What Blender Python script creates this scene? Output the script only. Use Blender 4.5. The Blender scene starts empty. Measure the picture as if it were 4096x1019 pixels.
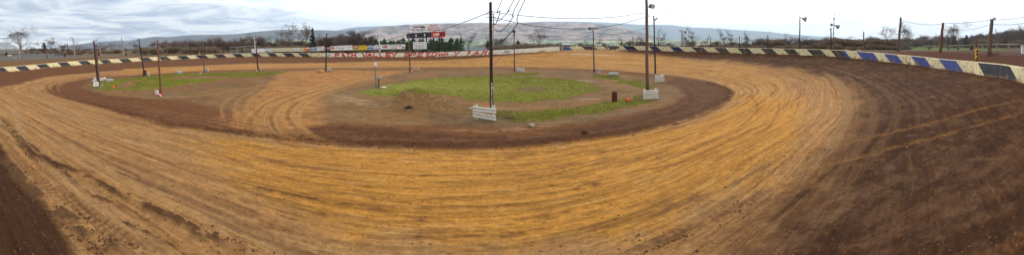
import bpy, math, random
import numpy as np
import time as _t; T0 = _t.time()
from mathutils import Vector, Matrix
PI = math.pi
rng = np.random.default_rng(7)
random.seed(7)

# ------------------------------------------------------------------ camera, sky, sun, exposure
F, YH, CZ = 1304.0, 165.0, 4.8            # pixels per radian, horizon row, eye height (m above infield)
S = bpy.context.scene
col = S.collection
cam = bpy.data.cameras.new('camera')
cam.type = 'PANO'
cam.panorama_type = 'CENTRAL_CYLINDRICAL'
cam.central_cylindrical_range_u_min = -2048 / F
cam.central_cylindrical_range_u_max = 2048 / F
cam.central_cylindrical_range_v_min = -(1019 - YH) / F
cam.central_cylindrical_range_v_max = YH / F
cam.central_cylindrical_radius = 1.0
cam.clip_start = 0.05
cam.clip_end = 60000
co = bpy.data.objects.new('camera', cam)
col.objects.link(co)
co.location = (0, 0, CZ)
co.rotation_euler = (PI / 2, 0, 0)
S.camera = co

SUN_AZ, SUN_EL = math.radians(42), math.radians(30)
world = bpy.data.worlds.new('World')
S.world = world
world.use_nodes = True
nt = world.node_tree
nt.nodes.clear()
def N(tree, typ, **kw):
    n = tree.nodes.new(typ)
    for k, v in kw.items():
        if k == 'inp':
            for a, b in v.items():
                n.inputs[a].default_value = b
        else:
            setattr(n, k, v)
    return n
def build_world():
    L = nt.links.new
    out = N(nt, 'ShaderNodeOutputWorld')
    bg = N(nt, 'ShaderNodeBackground', inp={'Strength': 1.0})
    sky = N(nt, 'ShaderNodeTexSky', sky_type='NISHITA', sun_disc=False, sun_elevation=SUN_EL, sun_rotation=SUN_AZ)
    skys = N(nt, 'ShaderNodeVectorMath', operation='SCALE', inp={'Scale': 0.085})
    L(sky.outputs[0], skys.inputs[0])
    tc = N(nt, 'ShaderNodeTexCoord')
    sep = N(nt, 'ShaderNodeSeparateXYZ'); L(tc.outputs['Generated'], sep.inputs[0])
    zz = N(nt, 'ShaderNodeMath', operation='MAXIMUM', inp={1: 0.0}); L(sep.outputs['Z'], zz.inputs[0])
    za = N(nt, 'ShaderNodeMath', operation='ADD', inp={1: 0.07}); L(zz.outputs[0], za.inputs[0])
    dx = N(nt, 'ShaderNodeMath', operation='DIVIDE'); L(sep.outputs['X'], dx.inputs[0]); L(za.outputs[0], dx.inputs[1])
    dy = N(nt, 'ShaderNodeMath', operation='DIVIDE'); L(sep.outputs['Y'], dy.inputs[0]); L(za.outputs[0], dy.inputs[1])
    cmb = N(nt, 'ShaderNodeCombineXYZ'); L(dx.outputs[0], cmb.inputs[0]); L(dy.outputs[0], cmb.inputs[1])
    n1 = N(nt, 'ShaderNodeTexNoise', inp={'Scale': 0.62, 'Detail': 9.0, 'Roughness': 0.6, 'Distortion': 0.7})
    L(cmb.outputs[0], n1.inputs['Vector'])
    # how near the bright, sunward part of the overcast
    sd = Vector((math.sin(SUN_AZ) * math.cos(0.45), math.cos(SUN_AZ) * math.cos(0.45), math.sin(0.45)))
    dt = N(nt, 'ShaderNodeVectorMath', operation='DOT_PRODUCT', inp={1: sd}); L(tc.outputs['Generated'], dt.inputs[0])
    glow = N(nt, 'ShaderNodeMapRange', interpolation_type='SMOOTHSTEP', inp={'From Min': -0.25, 'From Max': 0.70, 'To Min': 0.0, 'To Max': 1.0})
    L(dt.outputs['Value'], glow.inputs['Value'])
    # cloud brightness
    gsh = N(nt, 'ShaderNodeMath', operation='MULTIPLY_ADD', inp={1: 0.17, 2: -0.015}); L(glow.outputs[0], gsh.inputs[0])
    nn = N(nt, 'ShaderNodeMath', operation='ADD'); L(n1.outputs['Fac'], nn.inputs[0]); L(gsh.outputs[0], nn.inputs[1])
    ramp = N(nt, 'ShaderNodeValToRGB')
    cr = ramp.color_ramp
    cr.elements[0].position = 0.38; cr.elements[0].color = (0.47, 0.53, 0.66, 1)
    cr.elements[1].position = 0.555; cr.elements[1].color = (1.22, 1.22, 1.22, 1)
    e = cr.elements.new(0.44); e.color = (0.66, 0.73, 0.86, 1)
    e = cr.elements.new(0.505); e.color = (0.95, 0.99, 1.06, 1)
    L(nn.outputs[0], ramp.inputs[0])
    gm0 = N(nt, 'ShaderNodeMath', operation='MULTIPLY_ADD', inp={1: 0.85, 2: 1.06}); L(glow.outputs[0], gm0.inputs[0])
    zf = N(nt, 'ShaderNodeMapRange', interpolation_type='SMOOTHSTEP', inp={'From Min': 0.15, 'From Max': 0.75, 'To Min': 1.0, 'To Max': 0.55}); L(sep.outputs['Z'], zf.inputs['Value'])
    gm = N(nt, 'ShaderNodeMath', operation='MULTIPLY'); L(gm0.outputs[0], gm.inputs[0]); L(zf.outputs[0], gm.inputs[1])
    cs = N(nt, 'ShaderNodeVectorMath', operation='SCALE'); L(ramp.outputs[0], cs.inputs[0]); L(gm.outputs[0], cs.inputs['Scale'])
    mix = N(nt, 'ShaderNodeMix', data_type='RGBA', inp={'Factor': 0.90})
    L(skys.outputs[0], mix.inputs[6]); L(cs.outputs[0], mix.inputs[7])
    L(mix.outputs[2], bg.inputs['Color'])
    L(bg.outputs[0], out.inputs[0])
build_world()
sun = bpy.data.lights.new('sun', 'SUN')
sun.energy = 1.1
sun.angle = math.radians(14)
sun.color = (1.0, 0.93, 0.82)
so = bpy.data.objects.new('sun', sun)
col.objects.link(so)
so.rotation_euler = (PI / 2 - SUN_EL, 0, PI - SUN_AZ)
so.location = (0, 0, 80)
S.view_settings.view_transform = 'Standard'
S.view_settings.look = 'None'
S.view_settings.gamma = 1.0
S.view_settings.exposure = 0.12
S.cycles.volume_bounces = 2
S.cycles.volume_step_rate = 10
S.cycles.volume_max_steps = 64

# ------------------------------------------------------------------ helpers
def lin(r, g, b):
    f = lambda c: (c / 255 / 12.92) if c <= 10 else ((c / 255 + 0.055) / 1.055) ** 2.4
    return (f(r), f(g), f(b))
_m = {}
def mat(name, rgb, rough=0.8, var=0.15, scale=6.0, bump=0.0, bscale=30.0, metal=0.0, rgb2=None, lo=0.45, hi=0.62, coord='Object', stretch=None, spec=0.3):
    if name in _m: return _m[name]
    m = bpy.data.materials.new(name); m.use_nodes = True
    t = m.node_tree; b = t.nodes['Principled BSDF']; L = t.links.new
    c = lin(*rgb)
    tc = N(t, 'ShaderNodeTexCoord'); src = tc.outputs[coord]
    if stretch:
        mp = N(t, 'ShaderNodeMapping', inp={'Scale': stretch}); L(src, mp.inputs[0]); src = mp.outputs[0]
    n = N(t, 'ShaderNodeTexNoise', inp={'Scale': scale, 'Detail': 6.0, 'Roughness': 0.65}); L(src, n.inputs['Vector'])
    if rgb2 is None:
        mr = N(t, 'ShaderNodeMapRange', inp={'From Min': 0.25, 'From Max': 0.75, 'To Min': 1 - var, 'To Max': 1 + var}); L(n.outputs[0], mr.inputs[0])
        sc = N(t, 'ShaderNodeVectorMath', operation='SCALE', inp={0: c}); L(mr.outputs[0], sc.inputs['Scale'])
        L(sc.outputs[0], b.inputs['Base Color'])
    else:
        r = N(t, 'ShaderNodeValToRGB'); r.color_ramp.elements[0].position = lo; r.color_ramp.elements[1].position = hi
        r.color_ramp.elements[0].color = (*c, 1); r.color_ramp.elements[1].color = (*lin(*rgb2), 1)
        L(n.outputs[0], r.inputs[0])
        n2 = N(t, 'ShaderNodeTexNoise', inp={'Scale': scale * 0.37, 'Detail': 3.0}); L(src, n2.inputs['Vector'])
        mr = N(t, 'ShaderNodeMapRange', inp={'From Min': 0.25, 'From Max': 0.75, 'To Min': 1 - var, 'To Max': 1 + var}); L(n2.outputs[0], mr.inputs[0])
        sc = N(t, 'ShaderNodeVectorMath', operation='SCALE'); L(r.outputs[0], sc.inputs[0]); L(mr.outputs[0], sc.inputs['Scale'])
        L(sc.outputs[0], b.inputs['Base Color'])
    if bump:
        bn = N(t, 'ShaderNodeTexNoise', inp={'Scale': bscale, 'Detail': 5.0}); L(src, bn.inputs['Vector'])
        bp = N(t, 'ShaderNodeBump', inp={'Strength': bump, 'Distance': 0.03}); L(bn.outputs[0], bp.inputs['Height']); L(bp.outputs[0], b.inputs['Normal'])
    b.inputs['Roughness'].default_value = rough
    b.inputs['Metallic'].default_value = metal
    b.inputs['Specular IOR Level'].default_value = spec
    _m[name] = m
    return m

class MB:
    """collects polygons; link() turns them into ONE mesh object"""
    def __init__(s): s.v = []; s.f = []; s.mi = []
    def poly(s, pts, mi=0):
        k = len(s.v); s.v += [tuple(p) for p in pts]; s.f.append(tuple(range(k, k + len(pts)))); s.mi.append(mi)
    def box(s, c, size, rz=0.0, mi=0, M=None):
        x, y, z = size[0] / 2, size[1] / 2, size[2] / 2
        P = [Vector((a * x, b * y, d * z)) for d in (-1, 1) for b in (-1, 1) for a in (-1, 1)]
        R = (M if M is not None else Matrix.Rotation(rz, 3, 'Z'))
        P = [R @ p + Vector(c) for p in P]
        k = len(s.v); s.v += [tuple(p) for p in P]
        for q in ((0, 2, 3, 1), (4, 5, 7, 6), (0, 1, 5, 4), (2, 6, 7, 3), (0, 4, 6, 2), (1, 3, 7, 5)):
            s.f.append(tuple(k + i for i in q)); s.mi.append(mi)
    def tube(s, pts, rad, n=8, mi=0, caps=True):
        pts = [Vector(p) for p in pts]
        if not hasattr(rad, '__len__'): rad = [rad] * len(pts)
        k0 = len(s.v); u = None
        for i, p in enumerate(pts):
            d = (pts[min(i + 1, len(pts) - 1)] - pts[max(i - 1, 0)]).normalized()
            if u is None:
                u = d.orthogonal().normalized()
            else:
                u = (u - d * u.dot(d)).normalized()
            w = d.cross(u)
            for j in range(n):
                a = 2 * PI * j / n
                s.v.append(tuple(p + (u * math.cos(a) + w * math.sin(a)) * rad[i]))
        for i in range(len(pts) - 1):
            for j in range(n):
                a = k0 + i * n + j; b = k0 + i * n + (j + 1) % n
                s.f.append((a, b, b + n, a + n)); s.mi.append(mi)
        if caps:
            s.f.append(tuple(k0 + j for j in range(n))[::-1]); s.mi.append(mi)
            e = k0 + (len(pts) - 1) * n
            s.f.append(tuple(e + j for j in range(n))); s.mi.append(mi)
    def lathe(s, c, prof, n=20, M=None, mi=0):
        """prof: list of (r, z)"""
        k0 = len(s.v); c = Vector(c)
        for r, z in prof:
            for j in range(n):
                a = 2 * PI * j / n
                p = Vector((r * math.cos(a), r * math.sin(a), z))
                if M is not None: p = M @ p
                s.v.append(tuple(c + p))
        for i in range(len(prof) - 1):
            for j in range(n):
                a = k0 + i * n + j; b = k0 + i * n + (j + 1) % n
                s.f.append((a, b, b + n, a + n)); s.mi.append(mi)
    def link(s, name, mats, parent=None, origin=(0, 0, 0), smooth=False):
        me = bpy.data.meshes.new(name)
        o3 = Vector(origin)
        me.from_pydata([tuple(Vector(p) - o3) for p in s.v], [], s.f)
        if not isinstance(mats, (list, tuple)): mats = [mats]
        for m in mats: me.materials.append(m)
        if len(mats) > 1: me.polygons.foreach_set('material_index', s.mi)
        if smooth: me.polygons.foreach_set('use_smooth', [True] * len(s.f))
        me.update()
        o = bpy.data.objects.new(name, me)
        o.location = o3
        if parent is not None:
            o.parent = parent
            o.location = o3 - parent.location      # parents are unrotated empties or meshes
        col.objects.link(o)
        return o
def tag(o, label=None, cat=None, group=None, kind=None):
    if label: o['label'] = label
    if cat: o['category'] = cat
    if group: o['group'] = group
    if kind: o['kind'] = kind
    return o
def thing(name, label, cat, loc, group=None):
    o = bpy.data.objects.new(name, None); o.empty_display_size = 0.3
    o.location = loc; col.objects.link(o)
    return tag(o, label, cat, group)
def dup(root, loc, label=None, rz=0.0, sc=(1, 1, 1), group=None):
    r = root.copy(); col.objects.link(r); r.location = loc; r.rotation_euler = (0, 0, rz); r.scale = sc
    if label: r['label'] = label
    if group: r['group'] = group
    for ch in list(root.children):
        c = ch.copy(); col.objects.link(c); c.parent = r
        for g in list(ch.children):
            d = g.copy(); col.objects.link(d); d.parent = c
    return r
ORD = ['', 'first', 'second', 'third', 'fourth', 'fifth', 'sixth', 'seventh', 'eighth', 'ninth', 'tenth', 'eleventh', 'twelfth',
       'thirteenth', 'fourteenth', 'fifteenth', 'sixteenth', 'seventeenth', 'eighteenth', 'nineteenth', 'twentieth']
def ordw(n):
    if n <= 20: return ORD[n]
    t = ['', '', 'twenty', 'thirty', 'forty', 'fifty', 'sixty'][n // 10]
    return (t[:-1] + 'ieth') if n % 10 == 0 else t + '-' + ORD[n % 10]

# noise (numpy)
def _h(ix, iy, seed):
    h = (ix.astype(np.int64) * 374761393 + iy.astype(np.int64) * 668265263 + seed * 1442695041) & 0xffffffff
    h = ((h ^ (h >> 13)) * 1274126177) & 0xffffffff
    h = h ^ (h >> 16)
    return (h & 0xffff) / 65535.0
def vn(x, y, seed=0):
    ix = np.floor(x); iy = np.floor(y); fx = x - ix; fy = y - iy
    fx = fx * fx * (3 - 2 * fx); fy = fy * fy * (3 - 2 * fy)
    a = _h(ix, iy, seed); b = _h(ix + 1, iy, seed); c = _h(ix, iy + 1, seed); d = _h(ix + 1, iy + 1, seed)
    return (a * (1 - fx) + b * fx) * (1 - fy) + (c * (1 - fx) + d * fx) * fy
def fbm(x, y, seed=0, o=4, g=0.5):
    s = 0; a = 1; t = 0
    for k in range(o):
        s = s + a * vn(x * 2 ** k, y * 2 ** k, seed + 17 * k); t += a; a *= g
    return s / t
def sstep(a, b, x):
    t = np.clip((x - a) / (b - a), 0, 1); return t * t * (3 - 2 * t)

# ------------------------------------------------------------------ the oval: plan curves around a centre
CX, CY = -10.0, 33.0
OUT = [  # x, y, ground at the wall, ground well outside
 (-57, 0, -.7, 1.0), (-65, 14, -.25, 1.0), (-69, 29, 0.0, 1.0), (-68, 43, .35, 1.1), (-61, 53, .8, 1.2), (-52, 58, 1.1, 1.3), (-43, 60.5, 1.2, 1.3),
 (-30, 62.5, 1.4, 1.5), (-15, 65, 1.65, 1.6), (0, 66, 2.25, 2.0), (12, 66.5, 2.9, 2.6), (21.5, 63, 3.0, 2.8), (28.7, 53.5, 2.9, 2.8), (34, 44, 2.8, 2.9),
 (35.8, 25.2, 2.8, 3.2), (31.5, 12.8, 2.5, 3.55), (28.1, 7.2, 2.3, 3.5), (23.9, 3.2, 2.35, 3.5), (18.7, 0.1, 2.4, 3.5), (12, -4.5, 2.0, 2.2), (0, -6, 1.8, 1.9), (-15, -9, 1.6, 1.7), (-35, -12, .8, 1.2), (-50, -8, -.2, 1.0)]
INN = [(-30.2, 4.6, 0), (-36.7, 7.9, .0), (-40.8, 13, .05), (-41.5, 21, .1), (-40.5, 29.4, .2), (-36.7, 37.4, .3), (-29.4, 46.3, .3), (-13, 54.0, .3), (1, 55.5, .3), (13.8, 49.6, .3),
 (20, 39.7, .2), (21.6, 31, .1), (19.3, 24, .05), (14.6, 19.9, 0), (7.9, 16.6, 0), (3, 15.6, 0), (-.3, 14.8, 0), (-3.4, 14.3, 0), (-7, 13.3, 0), (-10.7, 12.1, 0), (-15.8, 9.8, 0), (-22.2, 7.4, 0)]
PHT = np.linspace(-PI, PI, 2881)
def closed(pts, k, sm):
    P = np.array([p[:2] + (p[k] if k >= 0 else 0,) for p in pts], float); n = len(P); out = []
    for i in range(n):
        a, b, c, d = P[i - 1], P[i], P[(i + 1) % n], P[(i + 2) % n]
        for t in np.linspace(0, 1, 30, endpoint=False):
            out.append(0.5 * ((2 * b) + (c - a) * t + (2 * a - 5 * b + 4 * c - d) * t * t + (3 * b - 3 * c + d - a) * t ** 3))
    Q = np.array(out); ph = np.arctan2(Q[:, 1] - CY, Q[:, 0] - CX); r = np.hypot(Q[:, 1] - CY, Q[:, 0] - CX)
    o = np.argsort(ph); ph = ph[o]; v = (r if k < 0 else Q[:, 2])[o]
    T = np.interp(PHT, ph, v, period=2 * PI)
    w = np.hanning(sm * 2 + 3); w /= w.sum()
    Tp = np.concatenate([T[:-1], T[:-1], T[:-1]]); Tp = np.convolve(Tp, w, 'same')[2880:5760]
    return np.append(Tp, Tp[0])
RO = closed(OUT, -1, 14); ZO = closed(OUT, 2, 30); ZP = closed(OUT, 3, 40)
RI = closed(INN, -1, 20); ZI = closed(INN, 2, 40)
def polar(X, Y):
    return np.arctan2(Y - CY, X - CX), np.hypot(X - CX, Y - CY)
FD = [0, 90, 160, 300, 700, 1500, 2400, 3200, 4200, 9000, 16000]
FZC = [1.4, 1.4, .5, -3, -16, -22, -16, 3, 22, 40, 60]
FZR = [2.4, 2.4, 2.0, 1.6, -6, -20, -30, -40, -50, -90, -150]
FZL = [1.0, 1.0, .8, -9, -32, -60, -90, -120, -150, -260, -420]
def mound(X, Y):
    # heap of dug soil in the infield: a steep crest that trails off to the right
    a = math.radians(-12); ca, sa = math.cos(a), math.sin(a)
    def g(cx, cy, sx, sy, h, ang=0.0):
        c, s_ = math.cos(ang), math.sin(ang)
        u = (X - cx) * c + (Y - cy) * s_; v = -(X - cx) * s_ + (Y - cy) * c
        return h * np.exp(-(np.abs(u / sx) ** 2.2 + np.abs(v / sy) ** 1.8))
    return np.maximum.reduce([g(-7.6, 23.4, 1.3, 1.3, 1.12, .15), g(-5.9, 23.1, 2.5, 1.4, .90, -.05), g(-3.6, 22.5, 2.8, 1.5, .50, -.15), g(-1.4, 21.8, 2.2, 1.4, .26, -.2)])
def height(X, Y, detail=False):
    X = np.asarray(X, float); Y = np.asarray(Y, float)
    ph, r = polar(X, Y)
    ri = np.interp(ph, PHT, RI); ro = np.interp(ph, PHT, RO); zi = np.interp(ph, PHT, ZI); zo = np.interp(ph, PHT, ZO); zp = np.interp(ph, PHT, ZP)
    q = np.clip(r / ri, 0, 1); t = np.clip((r - ri) / (ro - ri), 0, 1); e = r - ro
    z = zi * sstep(.2, 1, q) + (zo - zi) * (.45 * t + .55 * t ** 1.7)
    z = z + (zp - zo) * sstep(.6, 6.5, e)
    D = np.hypot(X, Y); A = np.arctan2(X, Y)
    wr = sstep(.55, .95, A); wl = sstep(-.75, -1.1, A)
    fz = np.interp(D, FD, FZC) * (1 - wr - wl) + np.interp(D, FD, FZR) * wr + np.interp(D, FD, FZL) * wl
    w = sstep(14, 45, e)
    z = z * (1 - w) + fz * w
    z = z + mound(X, Y) * (1 + .22 * (fbm(X * 1.6, Y * 1.6, 5, 3) - .5)) 
    # crest where the escape road leaves the track, with the ground falling away behind
    gx = np.exp(-((A - .245) / .11) ** 2)
    z = z + gx * np.where(e > 0, 1, 0) * (-.45 * sstep(4, 20, e))
    if detail:
        z = z + (fbm(X * .35, Y * .35, 3) - .5) * .10 * sstep(0, .3, q) + (w > .5) * (fbm(X * .02, Y * .02, 9) - .5) * np.minimum(D * .006, 14) * sstep(120, 400, D)
    return z
def hz(x, y): return float(height(np.array([x]), np.array([y]))[0])
def hit(px, py, arr=False):
    """point of the terrain seen through photo pixel (px, py)"""
    px = np.atleast_1d(np.asarray(px, float)); py = np.atleast_1d(np.asarray(py, float))
    a = (px - 2048) / F; tn = (py - YH) / F
    d = np.geomspace(3, 400, 900)[None, :]
    X = d * np.sin(a)[:, None]; Y = d * np.cos(a)[:, None]
    g = height(X, Y) - (CZ - d * tn[:, None])
    k = np.argmax(g > 0, axis=1); k = np.maximum(k, 1)
    i = np.arange(len(px)); g0 = g[i, k - 1]; g1 = g[i, k]
    dd = d[0, k - 1] + (d[0, k] - d[0, k - 1]) * np.clip(-g0 / (g1 - g0 + 1e-9), 0, 1)
    out = np.stack([dd * np.sin(a), dd * np.cos(a)], 1)
    return out if arr else (out[0, 0], out[0, 1])
def at(px, py, d):
    a = (px - 2048) / F
    return Vector((d * math.sin(a), d * math.cos(a), CZ - d * (py - YH) / F))
def H(pts): return hit([p[0] for p in pts], [p[1] for p in pts], True)

# ------------------------------------------------------------------ ground sheet
def c5(*p): return [(x / 1.831, 250 + y / 1.831) for x, y in p]
def c6(*p): return [(1200 + x / 1.831, 250 + y / 1.831) for x, y in p]
def poly_sd(X, Y, P):
    """signed distance to polygon, positive inside"""
    P = np.asarray(P, float); n = len(P); d = np.full(X.shape, 1e9); ins = np.zeros(X.shape, bool)
    for i in range(n):
        ax, ay = P[i - 1]; bx, by = P[i]
        ex, ey = bx - ax, by - ay; wx, wy = X - ax, Y - ay
        t = np.clip((wx * ex + wy * ey) / (ex * ex + ey * ey + 1e-12), 0, 1)
        d = np.minimum(d, (wx - ex * t) ** 2 + (wy - ey * t) ** 2)
        c = ((ay > Y) != (by > Y)) & (X < ex * (Y - ay) / (ey if abs(ey) > 1e-9 else 1e-9) + ax)
        ins ^= c
    return np.sqrt(d) * np.where(ins, 1, -1)
def line_d(X, Y, P, R):
    """distance and run along a polyline for points within R of it (others 1e3)"""
    P = np.asarray(P, float)
    # soften corners
    for _ in range(2):
        Q = [P[0]]
        for a, b in zip(P[:-1], P[1:]): Q += [a * .75 + b * .25, a * .25 + b * .75]
        Q.append(P[-1]); P = np.array(Q)
    d = np.full(X.shape, 1e3); run = np.zeros(X.shape)
    m = (X > P[:, 0].min() - R) & (X < P[:, 0].max() + R) & (Y > P[:, 1].min() - R) & (Y < P[:, 1].max() + R)
    idx = np.nonzero(m)[0]; x = X[idx]; y = Y[idx]; dd = np.full(x.shape, 1e3); rr = np.zeros(x.shape); L0 = 0
    for a, b in zip(P[:-1], P[1:]):
        ex, ey = b - a; l2 = ex * ex + ey * ey + 1e-12
        t = np.clip(((x - a[0]) * ex + (y - a[1]) * ey) / l2, 0, 1)
        sx, sy = x - a[0] - ex * t, y - a[1] - ey * t
        q = np.hypot(sx, sy); sg = np.sign(ex * sy - ey * sx); u = q < np.abs(dd)
        dd = np.where(u, q * np.where(sg == 0, 1, sg), dd); rr = np.where(u, L0 + t * math.sqrt(l2), rr); L0 += math.sqrt(l2)
    d[idx] = dd; run[idx] = rr
    return d, run, L0

def build_ground():
    # angular samples: fine where the track passes close to the camera
    ph = [-PI]
    while ph[-1] < PI:
        p = ph[-1]; ro = np.interp(p, PHT, RO); ri = np.interp(p, PHT, RI); best = 1e9
        for r in (ri, ro, .5 * (ri + ro)):
            x, y = CX + r * math.cos(p), CY + r * math.sin(p)
            dd = math.hypot(x, y) if y > -3 else math.hypot(x, y) + 12
            best = min(best, max(dd, 5) * .0056 / r)
        ph.append(p + min(best, .26 / 45))
    ph = np.array(ph[:-1]) * 1.0
    nP = len(ph)
    a = np.linspace(0.02, 1, 170)
    b = np.linspace(0, 1, 281)[1:]
    e = np.concatenate([np.linspace(0, 12, 46)[1:], np.geomspace(12, 15500, 150)[1:]])
    ri = np.interp(ph, PHT, RI)[None]; ro = np.interp(ph, PHT, RO)[None]
    R = np.concatenate([a[:, None] * ri, ri + b[:, None] * (ro - ri), ro + e[:, None]], 0)
    PHI = np.broadcast_to(ph[None], R.shape)
    X = (CX + R * np.cos(PHI)).ravel(); Y = (CY + R * np.sin(PHI)).ravel()
    nR = R.shape[0]
    print('ground verts', X.size)
    phv = PHI.ravel(); rv = R.ravel(); riv = np.broadcast_to(ri, R.shape).ravel(); rov = np.broadcast_to(ro, R.shape).ravel()
    s = (rv - riv) / (rov - riv); ev = rv - rov; iv = riv - rv
    U = phv * 34.0; V = (rv - riv)
    Z = height(X, Y, True)
    D = np.hypot(X, Y)
    n1 = fbm(X * .9, Y * .9, 1, 5); n2 = fbm(X * .25, Y * .25, 2, 4); n3 = fbm(X * 3.5, Y * 3.5, 4, 4, .6)
    warp = (n1 - .5) * 1.6 + (n3 - .5) * .5
    sV = V + (fbm(U * .12, V * .5, 11, 3) - .5) * .8
    st1 = fbm(U * .10, sV * 4.0, 21, 4, .6); st2 = fbm(U * .22, sV * 9.0, 22, 3, .6); st3 = fbm(U * .05, sV * 1.3, 23, 3, .55)
    C = np.zeros((X.size, 3)); C[:] = lin(122, 90, 60)
    rough = np.full(X.size, .9)
    def blend(m, rgb):
        m = np.clip(m, 0, 1)[:, None]; C[:] = C * (1 - m) + np.asarray(lin(*rgb)) * m
    near = D < 110
    def pd(pxpts=None, plan=None, pre=None):
        P = H(pxpts) if pxpts is not None else np.zeros((0, 2))
        if plan is not None: P = np.concatenate([P, np.array(plan, float)])
        out = np.full(X.size, -99.); m_ = near & (X > P[:, 0].min() - 4) & (X < P[:, 0].max() + 4) & (Y > P[:, 1].min() - 4) & (Y < P[:, 1].max() + 4)
        out[m_] = poly_sd(X[m_], Y[m_], P); return out
    def pz(w, soft, *a, **k): 
        return sstep(-soft, soft, pd(*a, **k) + warp * w)
    ring = sstep(-.1, .02, s) * (s < 1.001)
    # dry track soil
    blend(ring, (170, 124, 78))
    blend(ring * sstep(.45, .75, st3) * .5, (178, 138, 94))
    # dark outer banking, left/back strip
    dk = pz(.9, .5, [(-40, 356), (0, 350), (200, 305), (400, 287), (600, 270), (1000, 253), (1500, 244), (2000, 224), (2160, 213)], [(9, 80), (-50, 80), (-90, 60), (-90, -10)])
    blend(dk, (108, 69, 42))
    dk2 = pz(1.2, 1.5, [(2500, 206), (2600, 217), (2900, 240), (3200, 275), (3370, 325), (3440, 400), (3420, 470), (3330, 590), (3200, 760), (3080, 880), (2960, 1010)], [(2.4, 2), (2, -25), (45, -20), (70, 10), (60, 90), (26, 90)])
    blend(dk2, (72, 43, 23))
    blend(dk2 * sstep(.5, .75, fbm(X * .45, Y * .45, 72, 4, .6)) * .35, (100, 64, 38))
    # grey tan transition inside the dark banking on the right
    org = pz(1.5, .9, [(750, 560), (1000, 560), (1400, 588), (1750, 600), (2100, 594), (2400, 562), (2650, 520), (2850, 470), (2950, 420), (2960, 350), (2850, 312), (2650, 288), (2400, 270), (2000, 262), (1500, 262), (1100, 268), (700, 287), (500, 292),
        (500, 275), (1000, 255), (1500, 246), (2000, 228), (2200, 211), (2260, 208), (2440, 208), (2520, 216), (2700, 232), (3000, 270), (3150, 330), (3240, 430), (3230, 520), (3150, 640), (3000, 740), (2800, 830), (2500, 930), (2100, 995), (1700, 975), (1400, 905), (1024, 800), (820, 690)])
    core = sstep(.3, 3.5, pd([(900, 560), (1400, 588), (2100, 594), (2650, 520), (2960, 390), (3150, 400), (3180, 500), (3100, 640), (2800, 800), (2500, 900), (2000, 960), (1500, 900), (1150, 780)]) + 2.5 + warp * 2)
    blend(org * (.82 + .18 * sstep(.35, .55, n2)), (184, 134, 76))
    blend(org * core * .85, (192, 134, 56))
    # near-left: dusty tan
    # streaks running with the racing line
    m = ring * (1 - dk * .6) * (1 - dk2 * .75)
    k = 1 - .20 * m * sstep(.52, .74, st1) + .12 * m * sstep(.52, .75, 1 - st1)
    k *= 1 - .22 * m * sstep(.52, .7, st2)
    k *= 1 - .10 * m * (st3 - .5) * 2
    C *= k[:, None]
    blend(org * sstep(.58, .75, st2) * .35, (140, 84, 38))
    brk = fbm(U * .55, sV * 7.0, 88, 4, .6); brk2 = fbm(U * .28 + 9, sV * 3.6, 89, 4, .6)
    blend(ring * (1 - dk2 * .5) * sstep(.64, .73, brk) * .55, (108, 68, 36))
    blend(ring * (1 - dk2 * .5) * sstep(.66, .74, brk2) * .5, (116, 76, 44))
    blend(ring * (1 - dk2 * .8) * (1 - dk * .8) * sstep(.62, .74, 1 - brk) * .35, (206, 164, 104))
    # infield soil
    inf = sstep(.02, -.02, s)
    blend(inf, (132, 98, 60))
    blend(inf * sstep(.45, .6, n2) * .6, (108, 84, 60))
    blend(inf * sstep(.52, .66, fbm(X * .5, Y * 2.0, 77, 5, .6)) * .5, (142, 114, 84))
    blend(inf * sstep(.54, .68, fbm(X * 1.2, Y * 3.0, 78, 4, .6)) * .45, (94, 68, 50))
    # inner dark wet lane along the near and right edge of the infield
    iw = iv + warp * .5
    ang = sstep(-2.45, -2.1, phv) * (phv < 0) + (phv >= 0) * sstep(.9, .4, phv)
    lane = inf * sstep(4.2, 3.2, iw) * ang
    blend(lane, (120, 76, 40))
    wide = pz(.5, .5, [(2600, 512), (2750, 474), (2874, 418), (2930, 368), (2887, 343), (2799, 325), (2700, 312), (2640, 330), (2720, 350), (2740, 380), (2690, 420), (2560, 455), (2400, 490), (2200, 520), (2100, 560), (2300, 560)])
    blend(wide, (98, 62, 36))
    edge = inf * sstep(2.6, 1.8, iw) * (1 - ang)
    blend(edge * .8, (118, 78, 48))
    # red-brown churned soil round the left island
    redd = pz(.8, .6, [(190, 372), (448, 430), (683, 507), (928, 523), (1217, 556), (1180, 500), (900, 440), (720, 400), (560, 392), (420, 380), (330, 350), (350, 322), (450, 300), (380, 310), (270, 330), (207, 350)])
    blend(redd, (112, 72, 44))
    # crossing of orange soil through the infield
    crs = pz(1.3, .8, [(900, 470), (1000, 410), (1060, 360), (1120, 290), (1300, 276), (1480, 284), (1620, 282), (1480, 315), (1330, 345), (1265, 390), (1290, 470), (1370, 560), (1180, 552), (1000, 530)])
    blend(crs * (.6 + .4 * sstep(.42, .5, n1)), (172, 118, 66))
    blend(crs * sstep(.5, .6, fbm(X * 1.6, Y * 2.6, 100, 5, .65)) * .45, (120, 78, 46)); blend(crs * sstep(.55, .65, fbm(X * 1.3 + Y * .8, Y * 2.2, 101, 5, .6)) * .35, (190, 146, 96))
    brn = pz(1.2, .8, [(620, 372), (1000, 330), (1130, 290), (1040, 292), (800, 330), (680, 345), (640, 350)])
    blend(brn * .6, (124, 86, 58))
    dkp = pz(.6, .5, [(1210, 550), (1400, 572), (1700, 588), (2050, 586), (2280, 558), (2200, 545), (1900, 540), (1500, 510), (1300, 500), (1200, 510)])
    blend(dkp * .9, (92, 56, 32))
    blend(np.clip(lane + wide + dk2, 0, 1) * sstep(.56, .68, fbm(X * 3.2, Y * 3.2, 95, 5, .65)) * .5, (58, 35, 20))
    blend(np.clip(lane + wide + dk2, 0, 1) * sstep(.58, .70, fbm(X * 2.6, Y * 2.6, 96, 5, .65)) * .3, (140, 104, 72))
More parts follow.
